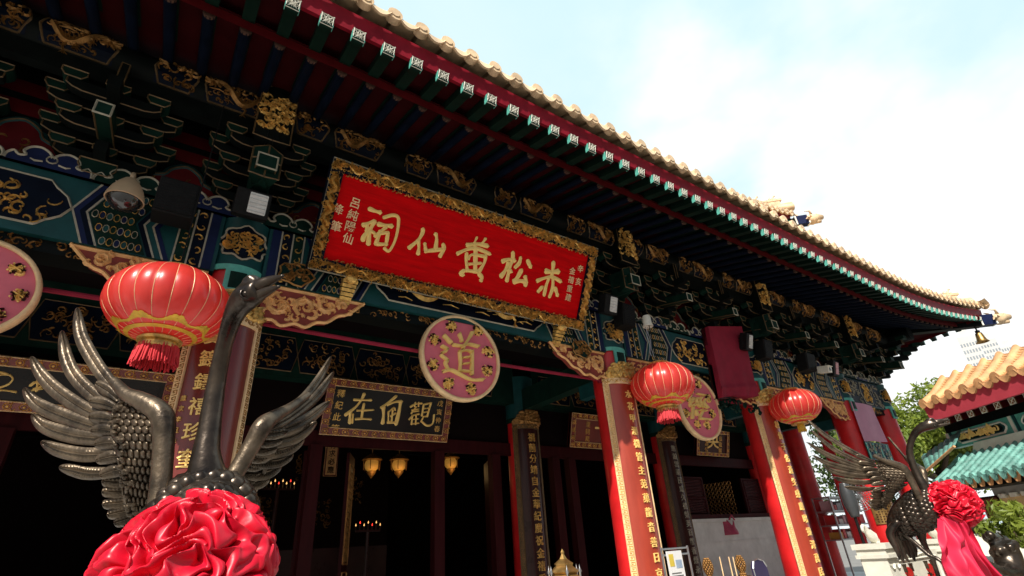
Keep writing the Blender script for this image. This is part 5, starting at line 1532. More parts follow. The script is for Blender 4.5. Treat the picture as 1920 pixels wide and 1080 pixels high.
# bell under the roof corner
c = W(1840, 636, 2.98)
t = thing('wind_bell', c + V((0, 0, -.17)), 'brass bell hanging under the upturned roof corner', 'bell')
mb = MB(); BS = .74
mb.lathe(c + V((0, 0, .05)), [(r_ * BS, h_ * BS) for r_, h_ in [(0, .17), (.05, .165), (.09, .14), (.105, .08), (.115, 0), (.135, -.09), (.175, -.16), (.185, -.17), (.17, -.17), (.12, -.08), (.09, .1)]], 32, 0); mb.build('body', M_BRASS, t, True, 50)
mb = MB(); mb.tube([c + V((0, 0, .16)), c + V((0, 0, .42))], .018, 8); mb.lathe(c + V((0, 0, .2)), [(0, -.03), (.05, -.02), (.05, .02), (0, .03)], 12); mb.build('hanger', M_BLACK, t, True, 40)

# ------------------------------------------------------------------ things standing on the terrace
def post(px0, px1, pyt, Y, lion):
    a = W((px0 + px1) / 2, pyt, Y); z = a.z; w = .16; m = a.x
    mb = MB()
    mb.box(m - w * .86, m + w * .86, Y - .15, Y + .15, PZ, z - .16); mb.box(m - w * 1.02, m + w * 1.02, Y - .19, Y + .19, z - .16, z - .12)
    mb.box(m - w * .92, m + w * .92, Y - .17, Y + .17, z - .12, z - .06); mb.box(m - w * 1.06, m + w * 1.06, Y - .2, Y + .2, z - .06, z)
    mb.ridge(PL((m, Y - .151, z - .26)), crom([(-w * .8, .02), (-w * .4, -.02), (0, .03), (w * .4, -.02), (w * .8, .02)], 5), .02, .02)
    # curled lion on the cap
    q = crom([(m + .10, z + .02, .045), (m + .05, z + .05, .05), (m - .02, z + .09, .045), (m - .07, z + .16, .032), (m - .11, z + .20, .024), (m - .15, z + .19, .02), (m - .16, z + .15, .016), (m - .13, z + .135, .012)], 5)
    mb.tube([(p[0], Y, p[1]) for p in q], [p[2] for p in q], 12)
    mb.tube([(m + .07, Y, z), (m + .09, Y, z + .1), (m + .03, Y, z + .15)], [.05, .035, .012], 10)
    return mb
BY = 3.35
t = thing('stone_balustrade', (W(1690, 1060, BY).x, BY, PZ), 'white carved stone balustrade with small curled lions behind the far crane', 'balustrade')
post(1620, 1655, 1019, BY, 1).build('post', M_MARBLE, t, True, 35); post(1735, 1768, 1010, BY, 1).build('post', M_MARBLE, t, True, 35)
x0, x1 = W(1638, 1040, BY).x + .1, W(1751, 1040, BY).x - .1; zt = W(1680, 1037, BY).z
mb = MB(); mb.box(x0, x1, BY - .08, BY + .08, PZ, zt); pl = PL((x0, BY - .081, 0)); L = x1 - x0
outline(mb, pl, [(.1, zt - .55), (L - .1, zt - .55), (L - .1, zt - .08), (.1, zt - .08)], .03, .02)
mb.ridge(pl, crom([(.12, zt - .1), (L * .3, zt - .03), (L * .5, zt - .05), (L * .7, zt - .03), (L - .12, zt - .1)], 5), .03, .02)
mb.build('panel', M_MARBLE, t, True, 35)
for cx in (.3, .72):
    for dx, dz, r in ((0, -.22, .09), (-.08, -.32, .07), (.08, -.32, .07), (0, -.42, .08)):
        mb = MB(); mb.slab(pl, [(L * cx + dx + r * (1 + .15 * math.cos(q * 1.57)) * math.cos(q * .3927), zt + dz + r * .7 * math.sin(q * .3927)) for q in range(16)], -.01, .018 + .003 * dx); mb.build('red_relief', M_RED, t)
for cx in (.24, .36, .66, .78):
    for dz in (-.12, -.26):
        mb = MB(); mb.slab(pl, [(L * cx - .03, zt + dz), (L * cx + .03, zt + dz), (L * cx + .012, zt + dz - .03), (L * cx + .01, zt + dz - .09), (L * cx - .01, zt + dz - .09), (L * cx - .012, zt + dz - .03)], -.01, .034); mb.build('dark_relief', M_BRONZE, t)

# fan, shelf and drape seen through the far bays
M_REDC = mat('red curtain', (.6, .012, .016), .7, var=.25, scale=4)
FY = 4.2
a, b = W(1581, 905, FY), W(1627, 1080, FY)
t = thing('pedestal_fan', (a.x, FY, PZ), 'grey pedestal fan on a thin black pole left of the white balustrade', 'fan')
mb = MB(); mb.tube([(a.x, FY, a.z), (a.x, FY, PZ + .04)], .022, 10); mb.lathe((a.x, FY, PZ), [(.2, 0), (.2, .03), (.03, .06)], 20); mb.build('pole', M_BLACK, t, True, 40)
h = W(1592, 935, FY); mb = MB(); q = crom([(h.x - .02, FY, h.z + .24, .06), (h.x - .01, FY, h.z + .1, .095), (h.x, FY, h.z - .1, .10), (h.x + .01, FY, h.z - .27, .06)], 5); mb.tube([p[:3] for p in q], [p[3] for p in q], 14); mb.build('motor_housing', mat('dark grey plastic', (.05, .055, .06), .35, var=.3, scale=6), t, True)
h2 = W(1611, 932, FY - .12); mb = MB()
for r in (.2, .16, .12, .08, .04): mb.tube([h2 + V((.05 * (1 - (r / .2) ** 2), r * math.cos(i * .2618), r * math.sin(i * .2618))) for i in range(25)], .005, 5)
for i in range(20): mb.tube([h2 + V((.05, 0, 0)), h2 + V((0, .2 * math.cos(i * .314), .2 * math.sin(i * .314)))], .004, 4)
mb.build('cage', M_STEEL, t)
SY = 6.4
p0, p1 = W(1556, 940, SY), W(1640, 1075, SY)
t = thing('open_shelf', ((p0.x + p1.x) / 2, SY, PZ), 'steel shelf of papers and boxes in the shade behind the pedestal fan', 'shelf')
xs0, xs1 = p0.x, p0.x + 1.7
mb = MB(); 
for x in (xs0, xs1):
    
    for y in (SY, SY + .4):
        mb = MB(); mb.box(x - .015, x + .015, y - .015, y + .015, PZ, p0.z + .1); mb.build('upright', M_STEEL, t)
zs = [p0.z + .08, p0.z - .22, p0.z - .52, p0.z - .82]
for z in zs:
    mb = MB(); mb.box(xs0, xs1, SY, SY + .42, z, z + .03); mb.build('shelf_board', M_STEEL, t)
g = random.Random(8)
BC = [mat('white carton', (.6, .58, .55), .6), mat('pink leaflets', (.55, .32, .36), .6), mat('amber packets', (.5, .24, .04), .5), mat('grey box', (.25, .26, .28), .5), mat('red packets', (.5, .02, .02), .5)]
for z in zs[1:]:
    x = xs0 + .08
    while x < xs1 - .2:
        w = g.uniform(.1, .26); hh = g.uniform(.10, .22)
        mb = MB(); mb.box(x, x + w, SY + .05, SY + .3, z + .03, z + .03 + hh)
        o = mb.build('stacked_box', g.choice(BC)); bv = o.modifiers.new('soft', 'BEVEL'); bv.width = .006
        tag(o, 'small packets and cartons on the shaded steel shelf', 'box', 'packets on the steel shelf')
        x += w + g.uniform(.01, .06)
mb = MB(); p = W(1612, 905, SY - .3)
a = W(1566, 900, 5.9)
mb.grid(lambda u, v: V((a.x + .40 * u * (1 + .3 * v), 5.9 + .05 * math.sin(u * 16), 2.3 - 3.35 * v)), 24, 10)
tag(mb.build('red_drape', M_REDC, None, True), 'dark red curtain hanging behind the third couplet board', 'curtain')

# small things along the bottom edge
Y = 4.3
a, b = W(1249, 1034, Y), W(1286, 1080, Y)
t = thing('notice_stand', ((a.x + b.x) / 2, Y, PZ), 'steel stand holding a printed paper notice beside the sunlit column', 'sign stand')
mb = MB(); s0, s1 = W(1242, 1030, Y), W(1292, 1030, Y)
for x in (s0.x, s1.x): mb.tube([(x, Y + .02, s0.z + .02), (x, Y + .02, PZ)], .012, 8)
for z in (s0.z, s0.z - .06): mb.tube([(s0.x, Y + .02, z), (s1.x, Y + .02, z)], .010, 8)
mb.build('frame', M_STEEL, t)
pl = PL((a.x, Y, a.z - .45)); w = b.x - a.x
mb = MB(); mb.slab(pl, [(0, 0), (w, 0), (w, .45), (0, .45)], -.01, 0, 0)
mb.rect(pl, w * .1, w * .4, .30, .42, 0, .003, 1); mb.rect(pl, w * .5, w * .9, .28, .36, 0, .003, 2)
for i in range(9): mb.rect(pl, w * .12, w * (.55 + .35 * ((i * 37) % 10) / 10), .02 + .026 * i, .03 + .026 * i, 0, .003, 3)
mb.build('paper', [mat('paper', (.7, .69, .68), .7, var=.05), mat('yellow print', (.6, .45, .06), .6), mat('pale blue print', (.3, .38, .5), .6), M_STEEL], t)
def gilt(px, py, s, label):
    c = W(px, py, 4.5); t = thing('gilt_ornament', (c.x, c.y, PZ), label, 'ornament', 'gilt pine cone ornaments')
    mb = MB(); g = random.Random(px)
    for i in range(14):
        for j in range(9):
            z = c.z + s * (.6 - i * .13); r = s * (.10 + .22 * math.sin(math.pi * min(1, (i + .6) / 9))) if i < 9 else s * .2
            an = 6.283 * (j + .5 * (i % 2)) / 9
            mb.blob((c.x + r * math.cos(an), c.y + r * math.sin(an), z), s * .075, s * .075, s * .085, 6, 4)
    mb.build('cone', M_DGOLD, t, True)
    mb = MB(); mb.lathe((c.x, c.y, PZ), [(.16, 0), (.16, .06), (.05, .12), (.045, c.z - PZ - s * .9), (.12, c.z - PZ - s * .8), (.1, c.z - PZ - s * .7)], 20); mb.build('stem', M_DGOLD, t, True, 40)
gilt(1328, 1066, .17, 'gilt pine cone ornament nearest the paper notice'); gilt(1389, 1060, .17, 'gilt pine cone ornament right of the incense sticks')
for px, lab in ((1349, 'incense stick leaning left'), (1366, 'incense stick in the middle'), (1374, 'incense stick nearest the gilt ornament')):
    a = W(px, 1044, 4.5); mb = MB(); mb.tube([a, V((a.x - .01, 4.5, PZ))], .007, 6)
    tag(mb.build('incense_stick', M_CREAM, None, True, 40), 'tall yellow ' + lab, 'incense', 'incense sticks')
a, b = W(1413, 1050, 4.8), W(1440, 1052, 4.8)
mb = MB(); pl = PL((a.x, 4.8, PZ), (1, 0, 0), (0, .06, 1)); w = b.x - a.x; hh = a.z - PZ
P = [(0, 0), (w, 0), (w, hh - .1), (w * .85, hh - .02), (w * .5, hh + .01), (w * .15, hh - .02), (0, hh - .1)]
mb.slab(pl, P, -.03, 0, 0); mb.ridge(pl, P[2:] + [(0, 0)], .02, .012, 1)
tag(mb.build('leaning_board', [mat('purple board', (.03, .022, .07), .45, var=.2), M_STEEL]), 'dark purple rounded board leaning against the grey sill wall', 'board')
c = W(1366, 990, 7.1)
RT = (CR @ V((1, 0, 0))); RT.z = 0; RT.normalize()
mb = MB(); mb.grid(lambda u, v: c + RT * (.36 * (u - .5) * (1.05 - .35 * v + .05 * math.sin(9 * v))) + V((0, -.12 * math.sin(math.pi * u) * (1 - .5 * v), -.13 + .24 * v * (1 + .25 * math.sin(7 * u)))), 18, 12)
mb.tube([c + RT * .02 + V((0, -.04, .15)), c + RT * .08 + V((0, -.04, .24)), c + RT * .13 + V((0, -.04, .14))], .014, 6)
o = mb.build('plastic_bag', mat('pink plastic', (.45, .04, .10), .35, var=.25, scale=14, trans=.2, bump=.4, bscale=18), None, True)
so_ = o.modifiers.new('thick', 'SOLIDIFY'); so_.thickness = .006
tag(o, 'crumpled pink plastic bag on the sill below the lattice window', 'bag')
c = W(1058, 1072, 4.4)
t = thing('censer_lantern', (c.x, c.y, PZ), 'small ornate censer with a stepped roof below the dark couplet board', 'censer')
mb = MB(); mb.lathe(c, [(.17, -.1), (.17, -.06), (.12, -.02), (.15, .0), (.09, .05), (.10, .07), (.04, .11), (.015, .15), (.02, .17), (0, .2)], 6); mb.build('roof', M_BRASS, t)
mb = MB(); mb.lathe(c, [(.13, -.3), (.14, -.1)], 6, 0); mb.lathe((c.x, c.y, PZ), [(.2, 0), (.2, .1), (.08, .2), (.08, c.z - PZ - .4), (.16, c.z - PZ - .3), (.13, c.z - PZ - .29)], 12, 1); mb.build('body', [M_RED, M_DGOLD], t)
for i in range(6):
    an = i * 1.047; mb = MB(); mb.lathe(c + V((.16 * math.cos(an), .16 * math.sin(an), -.07)), [(.012, 0), (.008, .05), (.018, .07), (.006, .1), (0, .13)], 8); mb.build('finial', M_STEEL, t, True)

# hanging lamps and the altar deep inside
for px, py, lab in ((697, 872, 'left of two dim golden lamps close together inside the dark doorway'), (748, 872, 'right of two dim golden lamps close together inside the dark doorway'), (845, 868, 'dim golden lamp alone behind the middle door post')):
    c = W(px, py, 9.6); t = thing('hanging_lamp', c, lab, 'lamp', 'golden lamps inside the hall')
    mb = MB(); mb.blob(c, .13, .13, .13, 16, 10); mb.build('globe', emit('lamp glow', (.55, .28, .05), .2), t, True)
    mb = MB(); mb.lathe(c, [(.06, -.11), (.09, -.12), (.07, -.16), (.03, -.2), (0, -.24)], 12); mb.lathe(c, [(.04, .2), (.16, .12), (.19, .09), (.11, .08)], 12)
    for i in range(6): mb.tube([c + V((.16 * math.cos(i * 1.05), .16 * math.sin(i * 1.05), .09)), c + V((.15 * math.cos(i * 1.05), .15 * math.sin(i * 1.05), -.09))], .008, 5)
    mb.tube([c + V((0, 0, .18)), c + V((0, 0, 1.2))], .01, 6); mb.build('fittings', M_DGOLD, t, True, 40)
    pd = bpy.data.lights.new('lamp_light', 'POINT'); pd.energy = 2; pd.color = (1, .6, .22); pd.shadow_soft_size = .15; po = bpy.data.objects.new('lamp_light', pd); COL.objects.link(po); po.location = c + V((0, -.25, -.25))
t = thing('altar', (2.85, 12.2, PZ), 'gilded altar screen deep in the dark hall', 'altar')
mb = MB(); mb.box(.8, 4.9, 12, 12.8, PZ, .4); mb.build('table', M_BROWN, t)
mb = MB(); pl = PL((.8, 12.05, .4)); mb.slab(pl, [(0, 0), (4.1, 0), (4.1, 2.2), (0, 2.2)], -.1, 0, 0)
[scroll_fill(mb, pl, x_ - .18, x_ + .18, y_, y_ + .5, 34, .02, .07, .02, .03, int(x_ * 9), 1) for x_, y_ in ((.5, .3), (.9, 1.2), (1.5, .5), (2.2, 1.3), (2.6, .4), (3.3, .9))]; mb.build('screen', [M_ROOM, M_DGOLD], t)

pl = PL(W(622, 858, 8.6), (1, 0, 0), (0, 0, 1))
t = thing('upright_board', pl.pt(0, -.28), 'narrow upright gilt board with dark writing inside the left door', 'sign')
mb = MB(); mb.slab(pl, [(-.10, -.28), (.10, -.28), (.10, .28), (-.10, .28)], -.04, 0, 0); outline(mb, pl, [(-.09, -.27), (.09, -.27), (.09, .27), (-.09, .27)], .02, .01, 1); mb.build('panel', [M_QUETI, M_MAROON], t)
mb = MB()
for i_, ch in enumerate('有求必應'): put_glyph(mb, pl, ch, 0, .19 - .125 * i_, .11, .008)
mb.build('inscription', M_BROWN, t)
M_GLINT = emit('candle flame', (1.0, .55, .18), 1.0); M_RGLINT = emit('red altar light', (1.0, .05, .03), 1.2)  # glows added to imitate glints deep in the dark hall
for px, py, w_, n_, lab in ((522, 912, .5, 9, 'small rack of flickering lights deep in the hall left of the near door post'), (690, 990, .45, 7, 'small rack of altar lights below the two golden lamps')):
    c = W(px, py, 9.8); t = thing('glint_rack', c, lab, 'glint rack')  # added stand carrying the imitation glints
    mb = MB(); mb.box(c.x - w_ / 2, c.x + w_ / 2, c.y - .03, c.y + .03, c.z - .06, c.z - .03); mb.tube([c - V((0, 0, .05)), V((c.x, c.y, PZ))], .03, 8)
    for i in range(n_): mb.tube([c + V((w_ * (i / (n_ - 1) - .5), 0, -.04)), c + V((w_ * (i / (n_ - 1) - .5), 0, .02 + .04 * (i % 2)))], .012, 6)
    mb.build('rack', M_BROWN, t)
    for i in range(n_):
        mb = MB(); mb.lathe(c + V((w_ * (i / (n_ - 1) - .5), 0, .03 + .04 * (i % 2))), [(0, 0), (.012, .012), (.008, .03), (0, .05)], 8); mb.build('flame', M_RGLINT if i % 3 == 1 else M_GLINT, t, True)
for px0, px1 in ((640, 668), (905, 922), (560, 578)):        # carved leaves standing open just inside the doorway
    a, b = W(px0, 900, 7.9), W(px1, 900, 7.9)
    mb = MB(); pl = PL((a.x, 7.6, PZ), (b.x - a.x, .45, 0), (0, 0, 1)); hh = ZL - PZ; w_ = .55
    mb.slab(pl, [(0, 0), (w_, 0), (w_, hh), (0, hh)], -.04, 0, 0)
    for z0_, z1_ in ((.1, .7), (.8, 1.0), (1.1, hh - .15)):
        outline(mb, pl, [(.05, z0_), (w_ - .05, z0_), (w_ - .05, z1_), (.05, z1_)], .025, .015, 1)
    for i in range(5):
        for j in range(int((hh - 1.3) / .09)): outline(mb, pl, [(.1 + .085 * i + .035 * math.cos(q * 1.57), 1.17 + .09 * j + .04 * math.sin(q * 1.57)) for q in range(4)], .012, .01, 1)
    mb.build('door_leaf', [M_WOOD, M_DGOLD], HALL)
# ------------------------------------------------------------------ the pavilion across the court
E0 = V((11.1, 3.2, 0)); PU = V((-.56, -.83, 0)).normalized(); PN = V((-PU.y * -1, 0, 0))
FP = PL(E0, PU, (0, 0, 1))                       # eave plane: a runs towards us, b is height
def FH(h): return PL(E0 + FP.n * h, PU, (0, 0, 1))
def fpx(px, py, h=0.0): return WPL(px, py, FH(h))
PAV = thing('pavilion', E0 + PU * 3 - FP.n * 2 + V((0, 0, GZ)), 'side pavilion with an orange tiled upper roof over a turquoise tiled lower roof', 'pavilion')
LN = 5.2
def T(a, b, h): return FP.pt(a, b, h)
e_l = fpx(1729, 757); e_r = fpx(1919, 692); eb = (e_l[1] + e_r[1]) / 2; ea = e_l[0]
M_OTILE = mat('orange roof tile', (0.70, 0.37, 0.165), 0.55, var=0.4, scale=6, bump=0.2, bscale=30)
M_TTILE = mat('turquoise roof tile', (0.15, 0.36, 0.31), 0.5, var=0.55, scale=9, bump=0.2, bscale=30)
M_CORAL = mat('coral fascia', (0.62, 0.07, 0.10), 0.5, var=0.15, scale=4)
M_OCHRE = mat('ochre wall', (0.62, 0.42, 0.20), 0.8, var=0.12, scale=3)
M_GREY = mat('grey wall', (0.30, 0.29, 0.26), 0.8, var=0.2, scale=3)  # paints the pavilion's eave shadow band; also the notice board head
def tile_row(mb, a0, a1, b, h, run, rise, sp, r, curve=.3, k=0, n=8):
    """slope of cover tiles from the eave (h) back to h - run, rising by rise"""
    a = a0
    prof = lambda t: (b + rise * (t * (1 - curve) + curve * t * t), h - run * t)
    while a <= a1:
        vs = []
        for i in range(n + 1):
            z, hh = prof(i / n)
            for j in range(7):
                q = math.pi * j / 6
                vs.append(T(a + r * math.cos(q), z + r * 1.1 * math.sin(q), hh))
        mb.add(vs, [(i * 7 + j, i * 7 + j + 1, (i + 1) * 7 + j + 1, (i + 1) * 7 + j) for i in range(n) for j in range(6)], k)
        m = 12
        mb.add([T(a + r * 1.1 * math.cos(6.283 * j / m), b + .01 + r * 1.1 * math.sin(6.283 * j / m), h + .015) for j in range(m)], [tuple(range(m))], k)
        c = a + sp / 2; w = sp / 2 - r * .4; S = 14; vs = []
        for i in range(S + 1):                   # troughs laid in overlapping courses
            z, hh = prof(i / S)
            for st in (0, 1):
                for j in range(5):
                    s = -1 + j / 2
                    vs.append(T(c + s * w, z - .02 + .05 * s * s * (w / .12) + (.018 if st else 0), hh - .004 * st))
        mb.add(vs, [(i * 5 + j, i * 5 + j + 1, (i + 1) * 5 + j + 1, (i + 1) * 5 + j) for i in range(2 * S + 1) for j in range(4)], k)
        D = [(s * w, -.02 + .05 * s * s * (w / .12), -.09 * (1 - abs(s) ** 2)) for s in (-1, -.6, -.25, 0, .25, .6, 1)]
        q = len(D)
        mb.add([T(c + s, b + t, h + .01) for s, t, d in D] + [T(c + s, b + t + d, h + .02) for s, t, d in D] + [T(c + s, b + t + d, h - .02) for s, t, d in D],
               [(q + j, q + j + 1, j + 1, j) for j in range(q - 1)] + [(2 * q + j, 2 * q + j + 1, q + j + 1, q + j) for j in range(q - 1)], k)
        a += sp
RISE = fpx(1757, 716, -.55)[1] - eb
mb = MB(); tile_row(mb, ea + .02, ea + LN, eb, 0, .55, RISE, .30, .075, .35); mb.build('upper_roof', M_OTILE, PAV, True, 45)
f_b = (fpx(1745, 786)[1] + fpx(1919, 742)[1]) / 2
mb = MB()
mb.slab(FP, [(ea + .02, f_b), (ea + LN, f_b), (ea + LN, eb - .03), (ea - .03, eb - .03)], -.08, -.012); mb.build('fascia', M_CORAL, PAV)
mb = MB(); q = [T(ea, eb - .05, -.1), T(ea, f_b, -.1), T(ea + .05, eb + RISE, -.6), T(ea + .05, f_b + .2, -.6)]; mb.add(q, [(0, 1, 3, 2)])
q = [T(ea, f_b + .04, -.1), T(ea + LN, f_b + .04, -.1), T(ea + LN, f_b + .35, -1.2), T(ea, f_b + .35, -1.2)]; mb.add(q, [(0, 1, 2, 3)]); mb.build('soffit', M_DRED, PAV)
for i in range(18):
    a = ea + .16 + .255 * i
    if a > ea + LN: break
    mb = MB(); c = T(a, f_b - .03, -.16); mb.obox(c - FP.n * .4 + V((0, 0, .08)), PU * .048, FP.n * .4 + V((0, 0, -.09)), V((0, 0, .045))); r = mb.build('rafter', M_DRED, PAV)
    mb = MB(); pl = PL(c + FP.n * .01, PU); mb.slab(pl, [(-.055, -.05), (.055, -.05), (.055, .05), (-.055, .05)], -.02, 0, 0); outline(mb, pl, [(-.05, -.045), (.05, -.045), (.05, .045), (-.05, .045)], .014, .006, 1)
    mb.ridge(pl, [(-.05, -.05), (.05, .05)], .012, .006, 1); mb.ridge(pl, [(-.05, .05), (.05, -.05)], .012, .006, 1); mb.build('rafter_end', [M_DGOLD, M_WHITE], r)
# frieze under the eave
hw = -.36
p_l, p_r = fpx(1782, 812, hw), fpx(1790, 838, hw)
z1, z0 = fpx(1800, 806, hw)[1], fpx(1800, 838, hw)[1]
aw = fpx(1776, 820, hw)[0]
WP = FH(hw)
mb = MB(); mb.slab(WP, [(aw, z1), (aw + LN, z1), (aw + LN, f_b + .5), (aw, f_b + .5)], -.1, -.02); mb.build('upper_wall', M_DARK, PAV)
mb = MB(); mb.slab(WP, [(aw, z0), (aw + LN, z0), (aw + LN, z1), (aw, z1)], -.15, 0, 0)
for i in range(4):
    a = aw + .12 + 1.25 * i
    mb.rect(WP, a - .12, a - .07, z0, z1, 0, .012, 2); mb.rect(WP, a - .05, a - .0, z0, z1, 0, .008, 3)
    C = cloudrect(a + .12, a + 1.0, z0 + .05, z1 - .05); mb.poly(WP, C, 0, .012, 3); outline(mb, WP, C, .035, .02, 2, .006)
    C2 = cloudrect(a + .16, a + .96, z0 + .08, z1 - .08); mb.poly(WP, C2, .012, .018, 4)
    g = random.Random(i)
    for j in range(4):                           # painted golden peaks
        x = a + .22 + .18 * j; hgt = (z1 - z0) * (.40 + .16 * (j % 2))
        mb.poly(WP, [(x - .1, z0 + .1), (x + .1, z0 + .1), (x + .03, z0 + .1 + hgt * .7), (x, z0 + .1 + hgt), (x - .03, z0 + .1 + hgt * .7)], .018, .024 + .002 * j, 5)
    scroll_fill(mb, WP, a + .2, a + .9, z0 + .1, z1 - .1, 26, .03, .06, .02, .016, i, 5, None, .02)
mb.build('frieze', [M_MINT, M_BLUE, M_WHITE, M_TEAL, M_DARK, M_YELL], PAV)
# lower turquoise roof
lb0 = fpx(1752, 900, .35); lt = fpx(1760, 868, -.27); lbr = fpx(1919, 882, .35)
lb = (lb0[1] + lbr[1]) / 2; al = lb0[0]; lrise = max(.2, lt[1] - lb)
mb = MB(); tile_row(mb, al, al + LN + 1, lb, .35, .62, lrise + .04, .15, .036, .1, 0, 4); mb.build('lower_roof', M_TTILE, PAV, True, 45)
mb = MB(); tile_row(mb, al, al + LN + 1, lb - .05, .32, .05, .01, .15, .05, 0, 0, 1); mb.build('eave_tile_row', M_OTILE, PAV, True, 45)
mb = MB(); mb.slab(FH(0), [(al, lb - .16), (al + LN + 1, lb - .16), (al + LN + 1, lb - .06), (al, lb - .06)], -.3, .22); mb.build('lower_eave_board', M_DARK, PAV)
mb = MB(); a = lt[0]                              # coping between roof and frieze
mb.slab(FH(-.27), [(al + .2, lb + lrise - .02), (al + LN + 1, lb + lrise - .02), (al + LN + 1, z0), (al + .35, z0)], -.1, 0, 0); mb.build('coping', M_MARBLE, PAV)
# end slope of the lower roof
def hx(px, py, h): return FH(h).pt(*fpx(px, py, h), 0)
e_ = [hx(1803, 806, -.36), hx(1727, 857, -.36), hx(1790, 838, .12), hx(1738, 884, .12)]
def es(u, v):
    p = e_[0] + (e_[1] - e_[0]) * u; q = e_[2] + (e_[3] - e_[2]) * u
    return p + (q - p) * v + V((0, 0, .022 * abs(math.sin(u * 22))))
mb = MB(); mb.grid(es, 88, 6); mb.build('end_roof', M_TTILE, PAV, True, 60)
mb = MB(); mb.tube([e_[2] + V((0, 0, .01)), e_[3] + V((0, 0, .01))], .022, 8); mb.build('end_ridge', M_OTILE, PAV, True, 40)
# wall with its window
WW = FH(-.45); zw = lb - .1
mb = MB(); mb.slab(WW, [(al + .1, GZ), (al + LN, GZ), (al + LN, zw), (al + .1, zw)], -.2, 0, 0)
mb.add([WW.pt(al + .1, GZ, 0), WW.pt(al + .1, zw, 0), WW.pt(al + .1, zw, -4), WW.pt(al + .1, GZ, -4)], [(0, 1, 2, 3)], 0); mb.build('wall', M_OCHRE, PAV)
mb = MB(); zd = fpx(1880, 930, -.45)[1]; mb.slab(WW, [(al + .1, zd), (al + LN, zd), (al + LN, zw), (al + .1, zw)], 0, .02, 0)  # grey slab paints the shadow under the lower eave onto the wall
for i in range(24): mb.slab(WW, [(al + .2 + .2 * i, zd - .03), (al + .32 + .2 * i, zd - .03), (al + .32 + .2 * i, zd + .03), (al + .2 + .2 * i, zd + .03)], 0, .05, 1)
mb.build('frieze_band', [M_GREY, M_WHITE], PAV)
w0, w1 = fpx(1842, 936, -.45), fpx(1893, 975, -.45)
t_ = MB(); wl, wh = min(w0[0], w1[0]), max(w0[0], w1[0]); t_.slab(WW, [(wl, w1[1]), (wh, w1[1]), (wh, w0[1] + .03), (wl, w0[1] + .03)], 0, .04, 0); wn = t_.build('window', M_WOOD, PAV)
t_ = MB(); 
for i in range(6):
    x = wl + (wh - wl) * (i + .5) / 6
    t_.rect(WW, x - .02, x + .02, w1[1] + .04, w0[1], .04, .06, 0)
for j in range(5): t_.rect(WW, wl + .03, wh - .03, w1[1] + .06 + (w0[1] - w1[1] - .1) * j / 4, w1[1] + .085 + (w0[1] - w1[1] - .1) * j / 4, .04, .065, 0)
t_.build('lattice', mat('brown lattice', (.22, .07, .035), .5, var=.3), wn)

# boards, parapet and animal statue at the right edge
def slab_at(name, pts, Y, th, m, label, cat):
    P = [W(x, y, Y) for x, y in pts]; mb = MB(); pl = PL((0, Y, 0))
    mb.slab(pl, [(p.x, p.z) for p in P], -th, 0); o = mb.build(name, m); tag(o, label, cat); return o
c0 = W(1797, 976, 2.35); c1 = W(1846, 976, 2.35)
t = thing('notice_board', ((c0.x + c1.x) / 2, 2.35, GZ), 'grey notice board with a dark head and a red emblem behind the pink ribbons', 'notice board')
pl = PL((c0.x, 2.35, GZ)); w = c1.x - c0.x; hh = c0.z - GZ
mb = MB(); mb.slab(pl, [(0, 0), (w, 0), (w, hh - .28), (0, hh - .28)], -.06, 0); mb.build('slab', M_STONE, t)
mb = MB(); mb.slab(pl, [(-.02, hh - .26), (w + .02, hh - .26), (w + .02, hh), (-.02, hh)], -.08, .02, 0); mb.slab(pl, [(w * .45 + .07 * math.cos(i * .785), hh - .12 + .05 * math.sin(i * .785)) for i in range(8)], .02, .028, 1); mb.build('head', [M_GREY, M_RED], t)
mb = MB()
for i in range(6): put_glyph(mb, pl, '敬神如在上善若水'[i], w * (.25 + .5 * (i % 2)), hh - .4 - .12 * (i // 2), .08, .006)
mb.build('inscription', M_DRED, t)
t = thing('stone_parapet', W(1860, 1050, 2.0), 'cream stone parapet sloping down behind the bush', 'parapet')
mb = MB(); a, b = W(1838, 1000, 2.1), W(1890, 1085, 1.75)
mb.add([V((a.x - .3, a.y, GZ)), V((a.x + .5, a.y - .3, GZ)), V((a.x + .5, a.y - .3, a.z)), V((a.x - .3, a.y, a.z)), V((b.x - .5, b.y, GZ)), V((b.x + .3, b.y - .3, GZ)), V((b.x + .3, b.y - .3, b.z)), V((b.x - .5, b.y, b.z))],
       [(0, 1, 2, 3), (7, 6, 5, 4), (3, 2, 6, 7), (0, 3, 7, 4), (1, 5, 6, 2)]); mb.build('wall', M_MARBLE, t)
mb = MB(); mb.blob(V((a.x - .1, a.y + .02, a.z + .10)), .10, .10, .12, 12, 8, None, .3, 9); mb.blob(V((a.x - .05, a.y + .02, a.z + .26)), .07, .07, .07, 12, 8, None, .3, 12); mb.build('finial', M_BRONZE, t, True)
c = W(1872, 1075, 1.75)
t = thing('animal_statue', (c.x, c.y, GZ), 'bronze animal statue, only its back and curled head showing at the lower right corner', 'statue')
mb = MB(); q = crom([(c.x - .42, c.y + .12, c.z - .02, .07), (c.x - .28, c.y + .05, c.z + .03, .11), (c.x - .05, c.y, c.z - .05, .12), (c.x + .15, c.y - .03, c.z - .02, .11), (c.x + .24, c.y - .05, c.z + .12, .10), (c.x + .22, c.y - .05, c.z + .22, .09)], 5)
mb.tube([p[:3] for p in q], [p[3] for p in q], 16)
for s in (-1, 1):
    for x in (-.3, .15): mb.tube([(c.x + x, c.y + s * .08, c.z), (c.x + x + .02, c.y + s * .1, c.z - .25), (c.x + x, c.y + s * .1, c.z - .5)], [.07, .05, .04], 10)
for i in range(10): mb.blob((c.x + .22 + .08 * math.cos(i), c.y - .05 + .08 * math.sin(i), c.z + .1 + .02 * i), .04, .04, .04, 8, 6)
